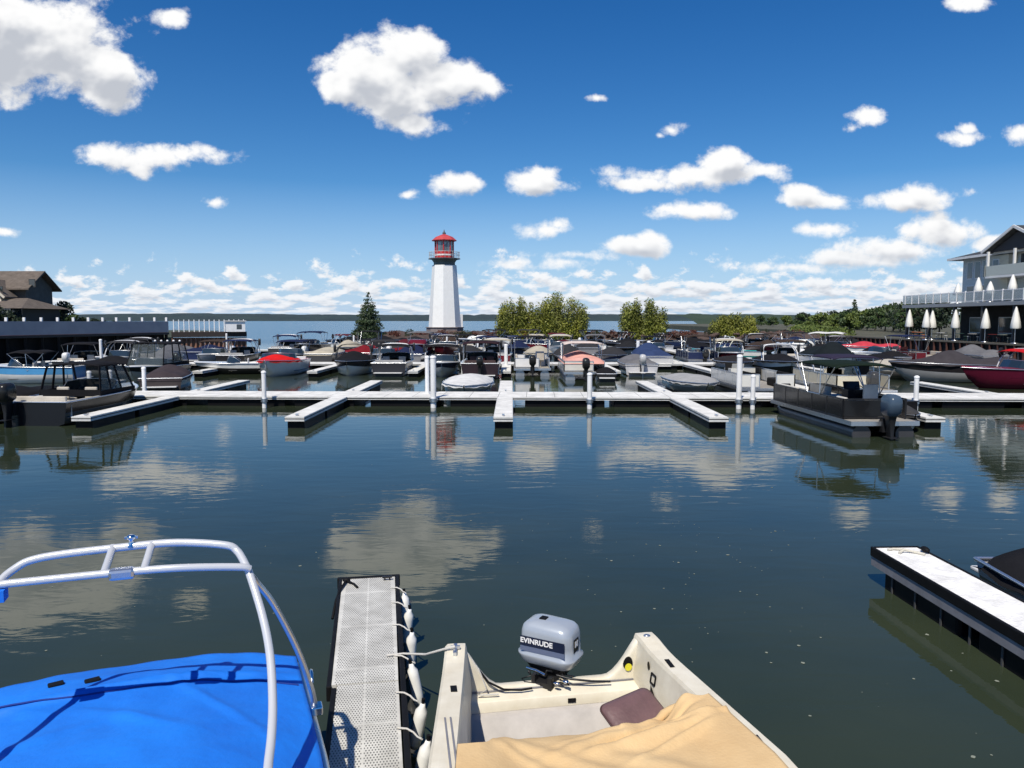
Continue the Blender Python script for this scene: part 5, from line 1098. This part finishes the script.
# ------------------------------------------------------------------ restaurant on the right
rs_ = empty('restaurant_building', (50, 40, 1.55), 0, 'grey green three storey waterfront restaurant with hipped roof and gables', 'building')
WG = mat('grey_green_siding', (.56, .60, .58), .8, var=.15, scale=1.2, stretch=(1, 1, 12)); WT = mat('olive_siding', (.56, .53, .42), .8, var=.12, scale=1.2, stretch=(1, 1, 12)); TRIM = mat('pale_trim', (.72, .72, .70), .6)
RF2 = mat('charcoal_shingles', (.045, .05, .055), .85, var=.4, scale=2.5, bump=.4, bscale=8); DK = mat('shaded_patio_interior', (.02, .02, .02), .8, var=.5, scale=1)
ZE = 8.95   # eave above ground
m = MB(); m.box(0, 16, 0, 46, 0, 3.6); m.build('ground_floor_wall', DK, rs_)  # near-black wall colour carries the shade under the raised deck
m = MB(); m.box(0, 16, 0, 46, 3.9, ZE - .05); m.build('upper_wall', WG, rs_)
m = MB(); m.box(-.9, -.002, 36.8, 40.6, 3.9, ZE - .3); m.build('bay', WT, rs_)
def rf(m, x0, x1, y0, y1, z, zr, inset):
    c = (x0 + x1) / 2; m.add([(x0, y0, z), (x1, y0, z), (x1, y1, z), (x0, y1, z), (c, y0 + inset, zr), (c, y1 - inset, zr)], [(0, 1, 4), (1, 2, 5, 4), (2, 3, 5), (3, 0, 4, 5), (3, 2, 1, 0)], False)
m = MB(); rf(m, -1.1, 17.1, -1.1, 47.2, ZE, ZE + 2.6, 8); m.build('roof', RF2, rs_)
MB().box(-1.14, -1.1, -1.1, 47.2, ZE - .22, ZE + .03).box(-1.14, 17, 47.2, 47.24, ZE - .22, ZE + .03).build('fascia', TRIM, rs_)
# cross gables facing the water
for (yc, hwid, zp) in ((34.2, 4.6, 10.95), (20, 4.6, 10.95)):
    g_ = MB(); g_.prism([(-2.2, yc - hwid, ZE + .0), (-2.2, yc, zp), (-2.2, yc, zp + .2), (-2.2, yc - hwid - .3, ZE - .1)], (9, 0, 0)); g_.prism([(-2.2, yc + hwid, ZE), (-2.2, yc, zp), (-2.2, yc, zp + .2), (-2.2, yc + hwid + .3, ZE - .1)], (9, 0, 0)); g_.build('gable_roof', RF2, rs_)
    MB().prism([(-1.6, yc - hwid + .3, ZE), (-1.6, yc + hwid - .3, ZE), (-1.6, yc, zp - .2)], (.1, 0, 0)).build('gable_wall', mat('dark_gable', (.06, .055, .055), .8), rs_)
    g_ = MB(); g_.bar((-2.25, yc - hwid - .3, ZE + .0), (-2.25, yc, zp + .12), .26, .10, (1, 0, 0)); g_.bar((-2.25, yc + hwid + .3, ZE + .0), (-2.25, yc, zp + .12), .26, .10, (1, 0, 0)); g_.build('barge_board', TRIM, rs_)
    # balcony under each gable
    bz_ = 6.5; b2 = MB(); b2.box(-2.4, -.001, yc - hwid, yc + hwid - .8, bz_ - .2, bz_); b2.build('balcony_floor', TRIM, rs_)
    b2 = MB(); b2.box(-2.4, -2.32, yc - hwid, yc + hwid - .8, bz_ + .02, bz_ + 1.0); b2.box(-2.4, 0, yc + hwid - .88, yc + hwid - .8, bz_ + .02, bz_ + 1.0); b2.build('balcony_parapet', mat('pale_grey_green', (.46, .50, .46), .7), rs_)
    for k in range(3): MB().box(-2.35, -2.15, yc - hwid + k * 4.1, yc - hwid + k * 4.1 + .2, bz_ + 1.0, ZE).build('post', TRIM, rs_)
def win(y, z, w_=1.0, h_=1.5, x=-.002):
    f_ = MB().box(x - .06, x, y - w_ / 2 - .1, y + w_ / 2 + .1, z - h_ / 2 - .1, z + h_ / 2 + .1).build('window', TRIM, rs_)
    MB().box(x - .075, x - .064, y - w_ / 2, y + w_ / 2, z - h_ / 2, z + h_ / 2).build('pane', mat('blue_grey_glass', (.04, .055, .07), .08, coat=.5), f_)
for y in (44.6, 43.2, 41.8): win(y, 7.5, .9, 1.7)
for y in (44.4, 42.4): win(y, 5.0, 1.2, 1.6)
for y in (35.6, 30.8, 28.5, 26.6, 24.8, 22.8, 20.6, 18, 15): win(y, 7.9, 1.2, 1.5)
for y in (38.7,): win(y, 7.4, .8, 1.6, -.902)
for y in (31.5, 29.5, 26.5, 23.5, 20.5, 17.5): win(y, 5.0, 1.5, 1.7)
for y in (43, 38, 33.5, 29, 24, 19): win(y, 1.6, 2.2, 1.5)
# long first-floor deck
dk = empty('patio_deck', (45, 40, 1.55), 0, 'long raised first floor restaurant deck with white glass railing', 'deck')
MB().box(0, 4.99, 0, 49, 3.55, 3.85).build('deck_floor', mat('grey_deck_edge', (.20, .21, .22), .7), dk)
MB().box(-.06, 0, 0, 49, 3.5, 3.85).build('fascia', mat('grey_deck_fascia', (.26, .28, .30), .7), dk)
rl = MB()
rl.box(-.02, .04, 0, 49, 4.86, 4.93).box(-.02, .04, 0, 49, 3.98, 4.03).box(-.02, 4.9, 48.94, 49, 4.86, 4.93)
rl.build('rail', POSTW, dk)
for i in range(34):
    y = .3 + i * 1.46; MB().box(-.05, .07, y - .05, y + .05, 3.9, 5.0).build('post', POSTW, dk)
MB().box(.0, .012, 0, 49, 4.04, 4.85).build('railing_glass', mat('railing_glass', (.55, .62, .66), .1, trans=.75), dk)
for i in range(11):
    y = 1.2 + i * 4.7; MB().box(.05, .3, y - .12, y + .12, 0, 3.55).build('column', mat('dark_column', (.06, .06, .06), .7), dk)
def umbrella(x, y, z0, zt_, label, g_, lean=0):
    o = empty('closed_umbrella', (x, y, z0), rnd.uniform(0, 6), label, 'umbrella', g_); h_ = zt_ - z0
    MB().lathe([(.035, 0), (.035, h_)], n=6).lathe([(.3, 0), (.3, .06), (.05, .1)], n=10).build('pole', STEEL, o)
    rings = []
    for r0, t in ((.29, .40), (.33, .43), (.27, .6), (.17, .8), (.07, .95), (.01, 1.0)):
        rings.append([(r0 * (1 + .35 * (k % 2)) * math.cos(6.283 * k / 14) + lean * (t - .4), r0 * (1 + .35 * (k % 2)) * math.sin(6.283 * k / 14), h_ * t) for k in range(14)])
    MB().loft(rings).build('folded_canopy', mat('white_umbrella_cloth', (.80, .79, .75), .8), o)
for i, (px, tp) in enumerate(((908, 309), (925, 309), (931, 310), (954, 309), (984, 308), (1014, 306))):
    xx = 44.2 - (.0 if i != 1 else .9); y = xx * F / (px - 512); umbrella(xx + .6, (xx + .6) * F / (px - 512), 1.6, on_y(px, tp, y).z, 'closed white umbrella on the lower patio, %s from the left' % ORD[i], 'closed umbrellas on the lower patio')
for i, (px, tp) in enumerate(((955, 283), (975, 277), (987, 281), (1009, 274))):
    xx = 46.2 + (.5 if i % 2 else 0); y = xx * F / (px - 512); umbrella(xx, y, 5.41, on_y(px, tp, y).z, 'closed white umbrella on the raised deck, %s from the left' % ORD[i], 'closed umbrellas on the raised deck')
# patio tables and chairs
for i, (px, c, nm) in enumerate(((913, (.50, .16, .06), 'orange red'), (919, (.50, .18, .07), 'orange'), (941, (.5, .5, .5), 'pale grey'), (960, (.03, .06, .05), 'dark green'), (973, (.4, .4, .4), 'mid grey'), (993, (.12, .02, .02), 'dark red'), (1003, (.2, .22, .2), 'sage grey'))):
    xx = 45.6; y = xx * F / (px - 512); o = empty('patio_table', (xx, y, 1.6), 0, '%s patio table with two stools on the lower patio' % nm, 'table')
    MB().lathe([(.55, .72), (.55, .77)], n=14).build('table_top', gel(c), o); MB().lathe([(.05, 0), (.05, .72)], n=6).lathe([(.3, 0), (.3, .04)], n=10).build('pedestal', DARKM, o)
    for s_ in (-1, 1):
        MB().lathe([(.2, .44), (.2, .5)], (0, s_ * .8, 0), 10).tube([(.15, s_ * .8, 0), (.1, s_ * .8, .44)], .02, 4).tube([(-.15, s_ * .8, 0), (-.1, s_ * .8, .44)], .02, 4).tube([(0, s_ * .95, 0), (0, s_ * .9, .44)], .02, 4).build('stool', gel(c), o)
